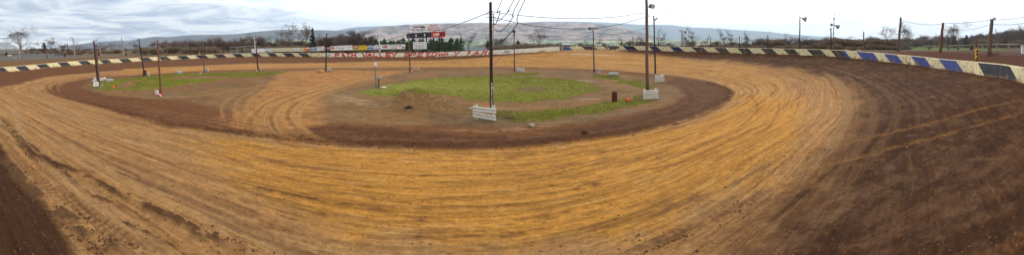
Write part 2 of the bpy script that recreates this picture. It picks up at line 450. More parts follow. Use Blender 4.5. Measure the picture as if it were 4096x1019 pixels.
    # earth berm inside-left bottom corner and outer verge next to the camera
    vg = pz(.25, .18, [(0, 560), (60, 650), (150, 800), (290, 1000)], [(-2.0, -.3), (-2, -25), (-85, -25), (-60, -3)])
    blend(vg, (74, 46, 27))
    # outside the wall
    outm = sstep(-.2, .4, ev); A = np.arctan2(X, Y)
    blend(outm, (112, 84, 58))
    blend(outm * sstep(6, 16, ev), (104, 88, 60))
    blend(outm * sstep(-.9, -1.1, A) * sstep(5.0, 6.6, ev + warp) * sstep(60, 45, ev) * sstep(-1.22, -1.40, A + (n1 - .5) * .06), (104, 98, 96))   # gravel
    blend(outm * sstep(-.9, -1.1, A) * sstep(5.4, 6.4, ev + warp) * sstep(40, 30, ev) * (1 - sstep(-1.22, -1.40, A)) * .7, (112, 96, 78))
    blend(outm * sstep(.5, .8, A) * sstep(15, 9, ev + warp), (88, 54, 38))
    blend(outm * sstep(.5, .8, A) * sstep(11, 17, ev + warp), (94, 82, 60))
    blend(outm * sstep(1.18, 1.22, A + (n1 - .5) * .05) * sstep(1.52, 1.47, A) * sstep(13, 17, ev + warp), (92, 108, 50))
    esc = np.exp(-((A - .245) / .085) ** 4) * outm * sstep(22, 14, ev)
    blend(esc, (172, 124, 66))
    # valley floor farmland
    far = sstep(180, 500, D) * outm
    fx = np.floor(X / 330 + fbm(X / 900, Y / 900, 31, 2) * 1.2); fy = np.floor(Y / 210 + fbm(X / 700, Y / 700, 32, 2) * 1.5)
    h1 = _h(fx, fy, 40)
    fc = np.zeros((X.size, 3)); fc[:] = lin(98, 116, 66)
    for lo, rgb in ((.2, (128, 150, 84)), (.4, (196, 190, 116)), (.55, (104, 140, 84)), (.68, (112, 98, 76)), (.8, (212, 206, 140)), (.9, (84, 84, 66))):
        fc[h1 > lo] = lin(*rgb)
    C[:] = C * (1 - far[:, None]) + fc * far[:, None]
    hedg = far * ((fbm(X / 60, Y / 25, 33, 3) > .60))
    blend(hedg * .8, (78, 76, 64))
    wood = far * sstep(.50, .56, fbm(X / 260, Y / 140, 34, 4)) * sstep(3300, 2400, D)
    blend(wood, (92, 86, 78))
    # grass
    gm = np.zeros(X.size)
    def grass(P, w=1.2, soft=.6):
        g = pz(w, soft, P); np.maximum(gm, g, out=gm)
    g1 = pz(1.1, .6, c6((430, 225), (520, 195), (650, 160), (850, 130), (1100, 108), (1400, 103), (1700, 110), (1950, 125), (2100, 150), (2200, 188), (2100, 222), (1900, 265), (1600, 290), (1400, 285), (1250, 268), (1050, 235), (850, 218), (700, 250), (560, 248)))
    bare = pz(2.4, 1.2, c6((1550, 195), (1620, 170), (1740, 172), (1790, 195), (1790, 218), (1650, 222), (1570, 212)))
    gm = np.maximum(gm, g1 * (1 - .8 * bare))
    blend(bare * g1, (110, 92, 56))
    grass(c6((1450, 372), (1700, 362), (2000, 332), (2250, 292), (2480, 245), (2540, 228), (2545, 290), (2300, 350), (1950, 390), (1700, 422), (1560, 425), (1450, 395)), 1.0)
    grass(c6((1460, 88), (1600, 80), (1745, 76), (1755, 98), (1600, 101), (1480, 94)), .8, .5)
    g4 = pz(1.8, .9, c6((2100, 95), (2300, 98), (2380, 122), (2540, 148), (2555, 190), (2450, 182), (2350, 150), (2250, 122), (2140, 112))) * .75
    gm = np.maximum(gm, g4)
    g5 = pz(1.0, .5, c5((650, 182), (760, 146), (900, 122), (1060, 104), (1300, 86), (1700, 76), (2000, 66), (2090, 76), (1900, 97), (1600, 120), (1550, 136), (1300, 166), (1180, 182), (960, 204), (800, 205)))
    b5 = pz(1.2, .8, c5((1240, 118), (1300, 100), (1550, 98), (1720, 104), (1540, 122), (1300, 130))) + pz(1.2, .8, c5((840, 196), (860, 150), (960, 132), (1100, 126), (1000, 150), (990, 175), (940, 192))) 
    gm = np.maximum(gm, g5 * (1 - np.clip(b5, 0, 1)))
    gn = fbm(X * 1.3, Y * 1.3, 50, 4, .6)
    gcol = np.array(lin(124, 126, 46))[None] * (.75 + .5 * gn)[:, None]
    gcol = gcol * (.8 + .5 * fbm(X * 4, Y * 4, 97, 4, .6))[:, None]; gcol = gcol * (1 - .35 * sstep(.55, .75, n2)[:, None]) + np.array(lin(146, 138, 66)) * (.35 * sstep(.55, .75, n2)[:, None])
    gm2 = sstep(.30, .62, gm + (fbm(X * 5, Y * 5, 98, 4, .7) - .5) * 1.1 * (1 - np.abs(gm * 2 - 1) * .7))
    gm2 = gm2 * (1 - .6 * sstep(.60, .72, fbm(X * 1.6, Y * 3.0, 99, 4, .6)))
    C[:] = C * (1 - gm2[:, None]) + gcol * gm2[:, None]
    Z += gm2 * .03
    # mound
    mz = mound(X, Y); blend(sstep(.05, .25, mz) * .85, (132, 100, 64)); blend(sstep(.25, .5, mz) * sstep(.5, .6, n3) * .6, (112, 82, 52))
    blend(sstep(.05, .25, mz) * sstep(.55, .66, fbm(X * 6, Y * 6, 66, 3)) * .45, (166, 138, 96))
    # pale silt patches
    for P in (c6((230, 235), (380, 245), (600, 300), (640, 330), (420, 310), (260, 290)), c6((2000, 128), (2080, 126), (2170, 142), (2120, 148), (2040, 138)), c6((1080, 488), (1400, 492), (1900, 448), (1900, 456), (1500, 498), (1150, 498)), c6((2030, 265), (2180, 262), (2180, 272), (2050, 274)), c5((2210, 205), (2440, 160), (2450, 166), (2230, 215))):
        blend(pz(.5, .5, P) * sstep(.45, .62, fbm(X * .9, Y * 5, 79, 4, .6)) * .55, (184, 160, 130))
    blend(pz(.8, .5, [(2240, 216), (2300, 213), (2400, 216), (2480, 222), (2420, 224), (2300, 222)]) * sstep(.4, .6, st1) * .7, (196, 176, 152))
    blend(dk2 * ring * sstep(.56, .7, fbm(X * 1.1, Y * 1.1, 71, 5, .6)) * .22, (130, 96, 70))
    # ruts and wheel tracks
    def track(P, w, rgb, amt=.8, clump=0.0, tread=0.0, dz=0.0, px=True):
        nonlocal Z
        d, run, L0 = line_d(X, Y, H(P) if px else P, w * 3)
        d = d + (vn(run * 1.3, d * 0, 91) - .5) * w * .25
        endf = sstep(0, .08, run / L0) * sstep(1, .92, run / L0) if L0 > 0 else 1
        mm = sstep(w * 1.15, w * .75, np.abs(d)) * (.35 + .65 * endf)
        if clump: mm = mm * sstep(.5 - .35 * (1 - clump) , .62, fbm(X * 2.6, Y * 2.6, 81, 4, .65) + .06)
        if tread:
            ph_ = np.sin((run * 2 * PI / .21) + np.abs(d) * 9.0)
            mm = mm * (1 - tread * .5 * (1 + ph_) * (D < 26))
        blend(mm * amt, rgb)
        ridge = sstep(w * 2.2, w * 1.3, np.abs(d)) * sstep(w * .9, w * 1.3, np.abs(d))
        Z += mm * dz - ridge * dz * .5
    dark = (74, 45, 30); tan = (152, 114, 76); org_ = (146, 100, 56)
    # left foreground
    track([(58, 526), (126, 622), (222, 650), (338, 700), (435, 757), (541, 806), (676, 864), (792, 922), (966, 990)], .16, dark, .85, .7, 0, .05)
    track([(0, 470), (58, 530), (193, 632), (319, 738), (386, 786), (541, 854)], .10, dark, .8, .5, 0, .03)
    track([(29, 651), (97, 738), (193, 815), (290, 883), (406, 970), (483, 1015)], .24, (70, 42, 28), .95, .8, 0, .05)
    track([(30, 630), (97, 720), (193, 800), (300, 890), (420, 985)], .4, (146, 112, 76), .3, .6)
    track([(0, 526), (58, 622), (145, 709), (290, 806), (435, 922), (580, 1015)], .18, (110, 76, 50), .7, 0, .8, -.03)
    track([(20, 500), (130, 640), (260, 760), (420, 880), (640, 1010)], .12, (112, 78, 52), .6, 0, .6, -.02)
    track([(454, 680), (580, 733), (686, 777)], .05, dark, .8, .3, 0, .02)
    track([(483, 883), (580, 927), (715, 999)], .06, dark, .8, .3, 0, .02)
    track([(270, 420), (500, 480), (800, 560), (1100, 640), (1500, 700)], .12, (128, 92, 60), .5)
    track([(100, 420), (300, 510), (560, 610), (900, 730), (1300, 860)], .10, (112, 76, 48), .5)
    track([(120, 470), (330, 590), (600, 730), (900, 860), (1200, 980)], .12, (118, 82, 54), .5)
    track([(60, 430), (75, 520), (95, 560)], .14, (170, 140, 106), .5)
    # centre
    track([(1024, 748), (1121, 772), (1314, 811), (1430, 825)], .05, dark, .75, .4, 0, .02)
    track([(1555, 699), (1640, 703), (1797, 701)], .05, dark, .7, .5, 0, .02)
    track([(1652, 941), (1780, 946), (1932, 944)], .035, dark, .75, .3, 0, .02)
    track([(1488, 796), (1560, 805), (1642, 810)], .05, dark, .7, .4, 0, .02)
    track([(2140, 730), (2260, 745), (2400, 735)], .06, dark, .6, .5, 0, .02)
    track([(2338, 618), (2500, 596), (2750, 550)], .05, (120, 80, 48), .7, .4)
    track([(2500, 690), (2800, 630), (3000, 560)], .06, (120, 76, 40), .7, .4)
    track([(3000, 380), (3040, 430), (3000, 480), (2900, 540)], .08, (110, 70, 38), .6, .5)
    track([(3120, 400), (3110, 460), (3060, 530)], .07, (120, 76, 38), .6, .5)
    track([(2531, 999), (2647, 960), (2744, 922), (2869, 873), (2975, 815), (3072, 757)], .14, (90, 60, 42), .7, .5, .5, .03)
    track([(2600, 860), (2800, 790), (2950, 730), (3080, 650)], .10, (120, 84, 54), .6, .3)
    # the clumpy line along the inner edge
    track([(300, 395), (420, 425), (560, 470), (700, 505), (860, 515), (1024, 540), (1217, 556), (1410, 574), (1700, 590), (2048, 584), (2338, 553), (2579, 522), (2724, 486), (2869, 434), (2925, 380), (2890, 345), (2790, 320)], .38, (86, 52, 32), .9, .85, .3, .07)
    track([(2250, 535), (2500, 498), (2700, 450), (2780, 400), (2740, 360)], .25, (78, 50, 34), .6, .3)
    track([(1300, 540), (1600, 556), (2000, 556), (2300, 530)], .2, (120, 84, 60), .5, .4)
    # right foreground tracks
    track([(4096, 398), (3941, 430), (3748, 488), (3584, 522), (3439, 556), (3265, 598), (3180, 630)], .17, org_, .6, .15, .5, -.02)
    track([(4096, 446), (3893, 504), (3700, 562), (3574, 586), (3458, 620), (3313, 650), (3169, 680), (3072, 705)], .16, org_, .6, .15, .5, -.02)
    track([(3280, 262), (3400, 292), (3500, 332), (3560, 378), (3590, 440), (3574, 506), (3526, 574), (3468, 642), (3400, 720), (3260, 860)], .26, (122, 88, 58), .5, .2, .5, -.02)
    track([(3380, 300), (3460, 360), (3500, 430), (3490, 520), (3420, 610), (3330, 700)], .25, (120, 86, 60), .6, 0, .3)
    track([(3300, 290), (3370, 340), (3400, 420), (3370, 520), (3290, 620), (3180, 720)], .3, (150, 116, 80), .6, 0, .3)
    track([(4096, 545), (3941, 680), (3797, 786), (3652, 854), (3555, 922), (3458, 990)], .25, (112, 78, 54), .7, .3, .6, .02)
    track([(4096, 590), (3950, 730), (3850, 830), (3720, 920), (3620, 1000)], .2, (104, 72, 50), .5, .3, .6)
    track([(3845, 641), (3700, 690), (3555, 728), (3458, 767), (3391, 815), (3300, 880)], .2, (118, 84, 60), .7, .4, .5)
    track([(4110, 930), (4050, 985), (3990, 1018)], .2, (128, 84, 52), .7, 0, .9, .03)
    track([(3362, 651), (3265, 728), (3180, 800)], .05, dark, .7, 0, 0, -.02)
    track([(3245, 757), (3130, 846), (3080, 890)], .06, dark, .7, 0, 0, -.02)
    track([(3540, 400), (3560, 430), (3545, 470)], .2, dark, .5, .4)
    track([(3400, 770), (3300, 850), (3180, 940), (3060, 1010)], .35, (134, 100, 70), .35, .7)
    track([(3520, 690), (3600, 640), (3640, 600)], .2, (140, 108, 82), .18, .7)
    for q in range(9):
        t_ = q / 8
        track([(4096, 470 + 330 * t_), (3900, 560 + 330 * t_), (3720, 650 + 300 * t_), (3540, 760 + 250 * t_), (3380, 880 + 150 * t_)], .12, ((108, 74, 50), (58, 36, 22), (100, 70, 48))[q % 3], .45, .35, .7)
    for q in range(6):
        track([(3300 + 26 * q, 268 - 2 * q), (3480 + 26 * q, 318 + 2 * q), (3610 + 26 * q, 390 + 6 * q), (3640 + 26 * q, 470 + 8 * q)], .10, ((104, 72, 48), (62, 40, 26))[q % 2], .4, .4)
    # grey dusty soil heaped round the pole feet, contact shadow painted dark close in
    for fx_, fy_, rr_ in ((392, 328, 1.3), (399, 352, 1.1), (579, 306, 1.0), (644, 384, 1.6), (817, 289, 1.1), (1033, 285, .9), (1303, 286, 1.3), (1640, 292, 1.6), (1968, 470, 1.5), (2058, 288, 1.2), (2378, 293, 1.2), (2595, 392, 1.5), (2625, 318, 1.1), (1508, 353, .9)):
        hx, hy = hit(fx_, fy_); dd_ = np.hypot(X - hx, Y - hy) + (n3 - .5) * .6
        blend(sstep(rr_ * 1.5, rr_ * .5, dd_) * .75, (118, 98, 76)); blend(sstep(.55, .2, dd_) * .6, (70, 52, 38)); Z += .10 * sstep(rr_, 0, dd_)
    # wheel tracks through the infield
    for off in (0, 1):
        dx_ = 26 * off
        track([(1640 + dx_, 284), (1582 + dx_, 290), (1473 + dx_, 312), (1364 + dx_, 338), (1255 + dx_, 378), (1180 + dx_, 430), (1165 + dx_, 479), (1190 + dx_, 520), (1270 + dx_, 562)], .16, (176, 130, 76), .8, 0, .2)
        track([(1398 + dx_, 322), (1256 + dx_, 346), (1147 + dx_, 368), (1065 + dx_, 404), (1021 + dx_, 441), (1010 + dx_, 490), (1030 + dx_, 530)], .14, (170, 126, 76), .7, 0, .2)
        track([(1290 + dx_, 300), (1150 + dx_, 322), (980 + dx_, 352), (820 + dx_, 380), (650 + dx_, 392), (540 + dx_, 388)], .14, (162, 116, 70), .6)
        track([(1140 + dx_, 400), (1080 + dx_, 450), (1075 + dx_, 500), (1110 + dx_, 545)], .13, (178, 136, 84), .65)
    for q in range(9):
        o_ = q * 19 - 80
        track([(1500 + q * 14, 300 + q * 1.5), (1380 + o_ * .4, 326 + q * 2), (1250 + o_ * .7, 362 + q * 2), (1130 + o_, 410), (1085 + o_ * 1.1, 455), (1090 + o_ * 1.5, 500), (1130 + o_ * 1.9, 548)], .07 + .05 * (q % 3), ((186, 140, 84), (112, 72, 42), (172, 122, 70))[q % 3], .7, .25, .2)
    for q in range(6):
        track([(960 + q * 26, 372 - q * 4), (900 + q * 24, 400), (880 + q * 26, 440), (900 + q * 30, 480)], .09, ((180, 134, 80), (116, 76, 46))[q % 2], .55, .3)
    for q in range(7):
        track([(420 + q * 30, 392 + q * 9), (620 + q * 20, 430 + q * 8), (860, 470 + q * 7), (1050, 505 + q * 6)], .10, ((96, 58, 34), (150, 108, 68))[q % 2], .6, .45)
    for off in range(4):
        track([(240 - 12 * off, 372 - 2 * off), (225 - 16 * off, 350 - 1 * off), (260 - 18 * off, 330), (380 - 22 * off, 308), (520 - 30 * off, 296)], .12, dark if off % 2 else (160, 112, 66), .6)
    # inner edge of the back straight
    track([(1100, 281), (1400, 277), (1750, 276), (2050, 272), (2350, 280), (2600, 298), (2720, 310)], .5, (104, 66, 40), .8, .4)
    track([(1500, 268), (1800, 266), (2050, 264), (2300, 268)], .3, (110, 72, 44), .6, .3)
    track([(400, 302), (600, 290), (900, 280), (1200, 276)], .5, (168, 100, 44), .7, .2)
    for y0 in (258, 250, 243):
        track([(300, y0 + 52), (600, y0 + 16), (1000, y0 + 2), (1500, y0 - 6), (1900, y0 - 14)], .22, (78, 52, 38), .55, .4)
    # fine relief
    Z += ring * ((st1 - .5) * .05 + (st2 - .5) * .025) * (D < 60) + (D < 60) * (n3 - .5) * .03
    C *= (1 + (n3 - .5) * .40 * (D < 150))[:, None]
    C[:, 2] *= .94
    C = np.clip(C, .004, 1)
    # faces
    i = np.arange(nR - 1)[:, None] * nP; j = np.arange(nP)[None]; jn = (j + 1) % nP
    F4 = np.stack([i + j, i + nP + j, i + nP + jn, i + jn], -1).reshape(-1, 4)
    F4 = F4[:, ::1]
    me = bpy.data.meshes.new('ground')
    ctr = len(X); X2 = np.append(X, CX); Y2 = np.append(Y, CY); Z2 = np.append(Z, float(Z[:nP].mean()))
    me.vertices.add(len(X2)); me.vertices.foreach_set('co', np.stack([X2, Y2, Z2], 1).astype(np.float32).ravel())
    tri = np.stack([np.full(nP, ctr), np.arange(nP), (np.arange(nP) + 1) % nP], 1)
    loops = np.concatenate([F4.ravel(), tri.ravel()]).astype(np.int32)
    me.loops.add(len(loops)); me.loops.foreach_set('vertex_index', loops)
    ls = np.concatenate([np.arange(len(F4)) * 4, len(F4) * 4 + np.arange(nP) * 3]).astype(np.int32)
    me.polygons.add(len(ls)); me.polygons.foreach_set('loop_start', ls)
    me.polygons.foreach_set('use_smooth', np.ones(len(ls), bool))
    me.update(calc_edges=True)
    at_ = me.attributes.new('soil', 'FLOAT_COLOR', 'POINT')
    C4 = np.ones((len(X2), 4), np.float32); C4[:-1, :3] = C; C4[-1, :3] = C[0]; at_.data.foreach_set('color', C4.ravel())
    fl = me.attributes.new('flow', 'FLOAT_VECTOR', 'POINT')
    FV = np.zeros((len(X2), 3), np.float32); FV[:-1, 0] = U; FV[:-1, 1] = sV; FV[:-1, 2] = (ring + inf * sstep(9, 2, iv) * .8) * (D < 120); fl.data.foreach_set('vector', FV.ravel())
    gr = me.attributes.new('turf', 'FLOAT', 'POINT')
    G = np.zeros(len(X2), np.float32); G[:-1] = gm2; gr.data.foreach_set('value', G)
    o = bpy.data.objects.new('ground', me); col.objects.link(o); tag(o, kind='structure')
    # material
    m = bpy.data.materials.new('soil'); m.use_nodes = True; t = m.node_tree; b = t.nodes['Principled BSDF']; L = t.links.new
    a1 = N(t, 'ShaderNodeAttribute', attribute_name='soil'); a2 = N(t, 'ShaderNodeAttribute', attribute_name='flow'); a3 = N(t, 'ShaderNodeAttribute', attribute_name='turf')
    geo = N(t, 'ShaderNodeNewGeometry')
    mp = N(t, 'ShaderNodeMapping', inp={'Scale': (.35, 11, 0)}); L(a2.outputs['Vector'], mp.inputs[0])
    ns = N(t, 'ShaderNodeTexNoise', inp={'Scale': 1.0, 'Detail': 6.0, 'Roughness': .65}); L(mp.outputs[0], ns.inputs['Vector'])
    nf = N(t, 'ShaderNodeTexNoise', inp={'Scale': 7.0, 'Detail': 8.0, 'Roughness': .7}); L(geo.outputs['Position'], nf.inputs['Vector'])
    nc = N(t, 'ShaderNodeTexNoise', inp={'Scale': 38.0, 'Detail': 4.0, 'Roughness': .7}); L(geo.outputs['Position'], nc.inputs['Vector'])
    sp = N(t, 'ShaderNodeSeparateXYZ'); L(a2.outputs['Vector'], sp.inputs[0])
    r1 = N(t, 'ShaderNodeMapRange', inp={'From Min': .3, 'From Max': .7, 'To Min': -.24, 'To Max': .22}); L(ns.outputs[0], r1.inputs[0])
    r1m = N(t, 'ShaderNodeMath', operation='MULTIPLY'); L(r1.outputs[0], r1m.inputs[0]); L(sp.outputs[2], r1m.inputs[1])
    r2 = N(t, 'ShaderNodeMapRange', inp={'From Min': .36, 'From Max': .66, 'To Min': .80, 'To Max': 1.27}); L(nf.outputs[0], r2.inputs[0])
    r3 = N(t, 'ShaderNodeMapRange', inp={'From Min': .36, 'From Max': .66, 'To Min': -.20, 'To Max': .24}); L(nc.outputs[0], r3.inputs[0])
    ad = N(t, 'ShaderNodeMath', operation='ADD'); L(r1m.outputs[0], ad.inputs[0]); L(r2.outputs[0], ad.inputs[1])
    ad2 = N(t, 'ShaderNodeMath', operation='ADD'); L(ad.outputs[0], ad2.inputs[0]); L(r3.outputs[0], ad2.inputs[1])
    sc = N(t, 'ShaderNodeVectorMath', operation='SCALE'); L(a1.outputs['Color'], sc.inputs[0]); L(ad2.outputs[0], sc.inputs['Scale'])
    # thin broken cracks and tyre lines that follow the racing line, crumbs and pale pebbles
    mp2 = N(t, 'ShaderNodeMapping', inp={'Scale': (.9, 7.5, 0)}); L(a2.outputs['Vector'], mp2.inputs[0])
    nk = N(t, 'ShaderNodeTexNoise', inp={'Scale': 1.0, 'Detail': 7.0, 'Roughness': .72, 'Distortion': .4}); L(mp2.outputs[0], nk.inputs['Vector'])
    k1 = N(t, 'ShaderNodeMapRange', inp={'From Min': .60, 'From Max': .66, 'To Min': 0.0, 'To Max': .62}); L(nk.outputs[0], k1.inputs[0])
    k2 = N(t, 'ShaderNodeMath', operation='MULTIPLY'); L(k1.outputs[0], k2.inputs[0]); L(sp.outputs[2], k2.inputs[1])
    mk = N(t, 'ShaderNodeMix', data_type='RGBA'); L(k2.outputs[0], mk.inputs[0]); L(sc.outputs[0], mk.inputs[6]); mk.inputs[7].default_value = (*lin(84, 50, 26), 1)
    nv = N(t, 'ShaderNodeTexNoise', inp={'Scale': 15.0, 'Detail': 3.0, 'Roughness': .8}); L(geo.outputs['Position'], nv.inputs['Vector'])
    k3 = N(t, 'ShaderNodeMapRange', inp={'From Min': .66, 'From Max': .70, 'To Min': 0.0, 'To Max': .75}); L(nv.outputs[0], k3.inputs[0])
    inv = N(t, 'ShaderNodeMath', operation='SUBTRACT', inp={0: 1.0}); L(a3.outputs['Fac'], inv.inputs[1])
    k3m = N(t, 'ShaderNodeMath', operation='MULTIPLY'); L(k3.outputs[0], k3m.inputs[0]); L(inv.outputs[0], k3m.inputs[1])
    m2 = N(t, 'ShaderNodeMix', data_type='RGBA'); L(k3m.outputs[0], m2.inputs[0]); L(mk.outputs[2], m2.inputs[6]); m2.inputs[7].default_value = (*lin(64, 38, 20), 1)
    vo = N(t, 'ShaderNodeTexVoronoi', inp={'Scale': 5.5}); L(geo.outputs['Position'], vo.inputs['Vector'])
    k4 = N(t, 'ShaderNodeMath', operation='LESS_THAN', inp={1: .09}); L(vo.outputs['Distance'], k4.inputs[0])
    k4m = N(t, 'ShaderNodeMath', operation='MULTIPLY', inp={1: .35}); L(k4.outputs[0], k4m.inputs[0])
    m3 = N(t, 'ShaderNodeMix', data_type='RGBA'); L(k4m.outputs[0], m3.inputs[0]); L(m2.outputs[2], m3.inputs[6]); m3.inputs[7].default_value = (*lin(196, 168, 134), 1)
    L(m3.outputs[2], b.inputs['Base Color'])
    hm = N(t, 'ShaderNodeMath', operation='MULTIPLY'); L(ns.outputs[0], hm.inputs[0]); L(sp.outputs[2], hm.inputs[1])
    h2 = N(t, 'ShaderNodeMath', operation='MULTIPLY_ADD', inp={1: 1.1}); L(nf.outputs[0], h2.inputs[0]); L(hm.outputs[0], h2.inputs[2])
    h3 = N(t, 'ShaderNodeMath', operation='MULTIPLY_ADD', inp={1: .35}); L(nc.outputs[0], h3.inputs[0]); L(h2.outputs[0], h3.inputs[2])
    bp = N(t, 'ShaderNodeBump', inp={'Strength': 1.0, 'Distance': .07}); L(h3.outputs[0], bp.inputs['Height']); L(bp.outputs[0], b.inputs['Normal'])
    b.inputs['Roughness'].default_value = .93; b.inputs['Specular IOR Level'].default_value = .12
    me.materials.append(m)
    return X, Y, Z, gm2
GX, GY, GZ, GG = build_ground()

# ------------------------------------------------------------------ hills
def ridge(name, prof, d_top, d_foot, rgb, rgb2, seed, zf=-20, d_back=1500):
    px = np.array([p[0] for p in prof], float); py = np.array([p[1] for p in prof], float)
    xs = np.linspace(px[0], px[-1], 420); ys = np.interp(xs, px, py)
    az = (xs - 2048) / F
    ts = np.concatenate([np.linspace(0, 1, 46), np.linspace(1, 2, 10)[1:]])
    V = []; 
    zt = CZ - d_top * (ys - YH) / F
    for t in ts:
        if t <= 1:
            d = d_foot + (d_top - d_foot) * t + 0 * az; z = zf + (zt - zf) * (t ** .85 * (1 - .18 * np.sin(t * PI)))
        else:
            d = d_top + d_back * (t - 1) + 0 * az; z = zt - (zt - zf) * (t - 1) ** 1.3
        amp = np.sin(min(t, 1) * PI) * (d_top - d_foot) * .055
        gully = fbm(az * 26 + 3, az * 0 + t * 1.2, seed, 4, .55) - .5
        rough = (fbm(az * 420, az * 0 + t * 8, seed + 5, 3) - .5) * 7 * (t > .02)
        z = z + gully * amp + rough
        V.append(np.stack([d * np.sin(az), d * np.cos(az), z], 1))
    V = np.array(V).reshape(-1, 3); nx = len(xs); nt_ = len(ts)
    i = np.arange(nt_ - 1)[:, None] * nx; j = np.arange(nx - 1)[None]
    Fc = np.stack([i + j, i + j + 1, i + nx + j + 1, i + nx + j], -1).reshape(-1, 4)
    me = bpy.data.meshes.new(name); me.from_pydata(V.tolist(), [], Fc.tolist())
    me.polygons.foreach_set('use_smooth', [True] * len(Fc))
    o = bpy.data.objects.new(name, me); col.objects.link(o); tag(o, kind='structure')
    m = mat('forest_' + name + str(seed), rgb, rough=1, var=.22, scale=.006, rgb2=rgb2, lo=.42, hi=.6, bump=1.0, bscale=.03, coord='Object', spec=0)
    # tree-scale mottling
    t = m.node_tree; b = t.nodes['Principled BSDF']; src = b.inputs['Base Color'].links[0].from_socket
    tc = N(t, 'ShaderNodeTexCoord'); n = N(t, 'ShaderNodeTexNoise', inp={'Scale': .045, 'Detail': 5.0, 'Roughness': .75}); t.links.new(tc.outputs['Object'], n.inputs['Vector'])
    mr = N(t, 'ShaderNodeMapRange', inp={'From Min': .3, 'From Max': .7, 'To Min': .25, 'To Max': 1.9}); t.links.new(n.outputs[0], mr.inputs[0])
    sc = N(t, 'ShaderNodeVectorMath', operation='SCALE'); t.links.new(src, sc.inputs[0]); t.links.new(mr.outputs[0], sc.inputs['Scale']); t.links.new(sc.outputs[0], b.inputs['Base Color'])
    me.materials.append(m)
    return o
ridge('left_hill', [(150, 205), (215, 192), (260, 182), (312, 178), (375, 169), (437, 165), (475, 162), (512, 165), (574, 153), (618, 147), (674, 148), (762, 140), (862, 139), (949, 136), (1024, 127), (1118, 119), (1211, 120), (1305, 121), (1400, 124), (1480, 134), (1560, 150), (1650, 172)],
      5600, 4000, (62, 60, 64), (92, 78, 72), 3, zf=-160)
ridge('far_ridge', [(1240, 150), (1330, 126), (1386, 114), (1430, 108), (1536, 104), (1700, 102), (1900, 98), (2068, 92), (2173, 86), (2298, 86), (2423, 90), (2560, 99), (2685, 100), (2747, 109), (2841, 112), (2935, 119), (3072, 127), (3134, 135), (3259, 145), (3353, 151), (3440, 162), (3560, 176)],
      11500, 9000, (52, 54, 56), (72, 70, 66), 8, zf=-140)
ridge('near_ridge', [(1330, 165), (1400, 140), (1461, 120), (1536, 108), (1562, 104), (1625, 99), (1703, 95), (1780, 93), (1850, 93), (1912, 91), (1990, 94), (2068, 92), (2162, 89), (2230, 90), (2368, 93), (2452, 103), (2503, 115), (2550, 126), (2597, 136), (2654, 160), (2697, 184), (2740, 200)],
      4700, 3500, (88, 76, 74), (184, 156, 136), 12)

# ------------------------------------------------------------------ materials
CREAM = mat('cream_paint', (226, 212, 168), .75, .16, 3.2, .25, 18, rgb2=(170, 144, 96), lo=.54, hi=.64)
WCREAM = mat('off_white_wall_paint', (240, 232, 210), .75, .10, 2.2, .25, 18, rgb2=(196, 178, 140), lo=.58, hi=.74)
CHAR = mat('charcoal_paint', (52, 54, 62), .75, .2, 3.0, .2, 18, rgb2=(74, 74, 80), lo=.5, hi=.7)
NAVY = mat('navy_paint', (38, 44, 76), .75, .2, 3.0, .2, 18, rgb2=(58, 62, 86), lo=.5, hi=.7)
SPECK = mat('flaking_grey_paint', (48, 47, 50), .8, .2, 9.0, .3, 18, rgb2=(160, 148, 120), lo=.56, hi=.6)
BLUE = mat('blue_paint', (68, 82, 140), .7, .12, 3.0, .15, 18, rgb2=(80, 94, 152), lo=.55, hi=.75)
RED = mat('red_paint', (206, 40, 26), .75, .15, 4)
BLACK = mat('black_paint', (30, 30, 32), .8, .1, 4)
WOOD = mat('pole_wood', (112, 90, 74), .9, .22, 3.0, .5, 9, stretch=(6, 6, .5))
WOODD = mat('dark_pole_wood', (66, 46, 40), .9, .22, 3.0, .5, 9, stretch=(6, 6, .5))
WOODR = mat('red_brown_pole_wood', (116, 78, 58), .9, .2, 3.0, .5, 9, stretch=(6, 6, .5))
WOODP = mat('pale_pole_wood', (164, 148, 126), .9, .2, 3.0, .5, 9, stretch=(6, 6, .5))
BLUEP = mat('blue_grey_pole', (50, 52, 64), .8, .2, 3)
WHITE = mat('white_paint', (222, 218, 204), .6, .08, 3, rgb2=(186, 172, 140), lo=.62, hi=.8)
WHITEG = mat('off_white_metal', (206, 202, 186), .55, .08, 3)
SIGNW = mat('sign_white', (240, 240, 238), .6, .03, 3)
GALV = mat('galvanised_metal', (150, 152, 154), .5, .12, 5, metal=.3)
GLASS = mat('lamp_glass', (190, 194, 196), .25, .05, 5)
GREY = mat('grey_metal', (120, 122, 124), .6, .12, 5)
ORANGE = mat('orange_plastic', (232, 84, 28), .55, .08, 4)
RUST = mat('rusty_metal', (84, 46, 34), .8, .3, 6, .3, 20)
RUBBER = mat('black_rubber', (44, 44, 46), .85, .15, 6)
TYREW = mat('weathered_white_tyre', (176, 174, 166), .85, .15, 6, rgb2=(110, 108, 100), lo=.55, hi=.7)
CABLE = mat('black_cable', (40, 38, 38), .7, .1, 6)
CABLEW = mat('frayed_grey_cable', (176, 174, 172), .7, .1, 6)
YELL = mat('signal_yellow', (206, 160, 52), .6, .15, 5, rgb2=(140, 104, 44), lo=.55, hi=.7)
ROCK = mat('pale_stone', (176, 160, 138), .9, .2, 4, .5, 10)
PLANK = mat('weathered_planks', (160, 158, 156), .85, .15, 4, stretch=(1, 6, 6))
BARK = mat('grey_bark', (96, 84, 76), .95, .2, 3, .3, 10)
TWIG = mat('grey_twigs', (120, 104, 96), .95, .2, 1)
TWIGB = mat('brown_twigs', (98, 80, 72), .95, .2, 1)
NEED = mat('conifer_needles', (70, 90, 56), .9, .35, 1.2, rgb2=(98, 114, 70), lo=.4, hi=.65)
NEEDD = mat('dark_conifer_needles', (32, 42, 34), .9, .3, 1.2, rgb2=(48, 58, 42), lo=.4, hi=.65)
ROOF = mat('grey_green_roof', (108, 122, 122), .7, .1, 2)

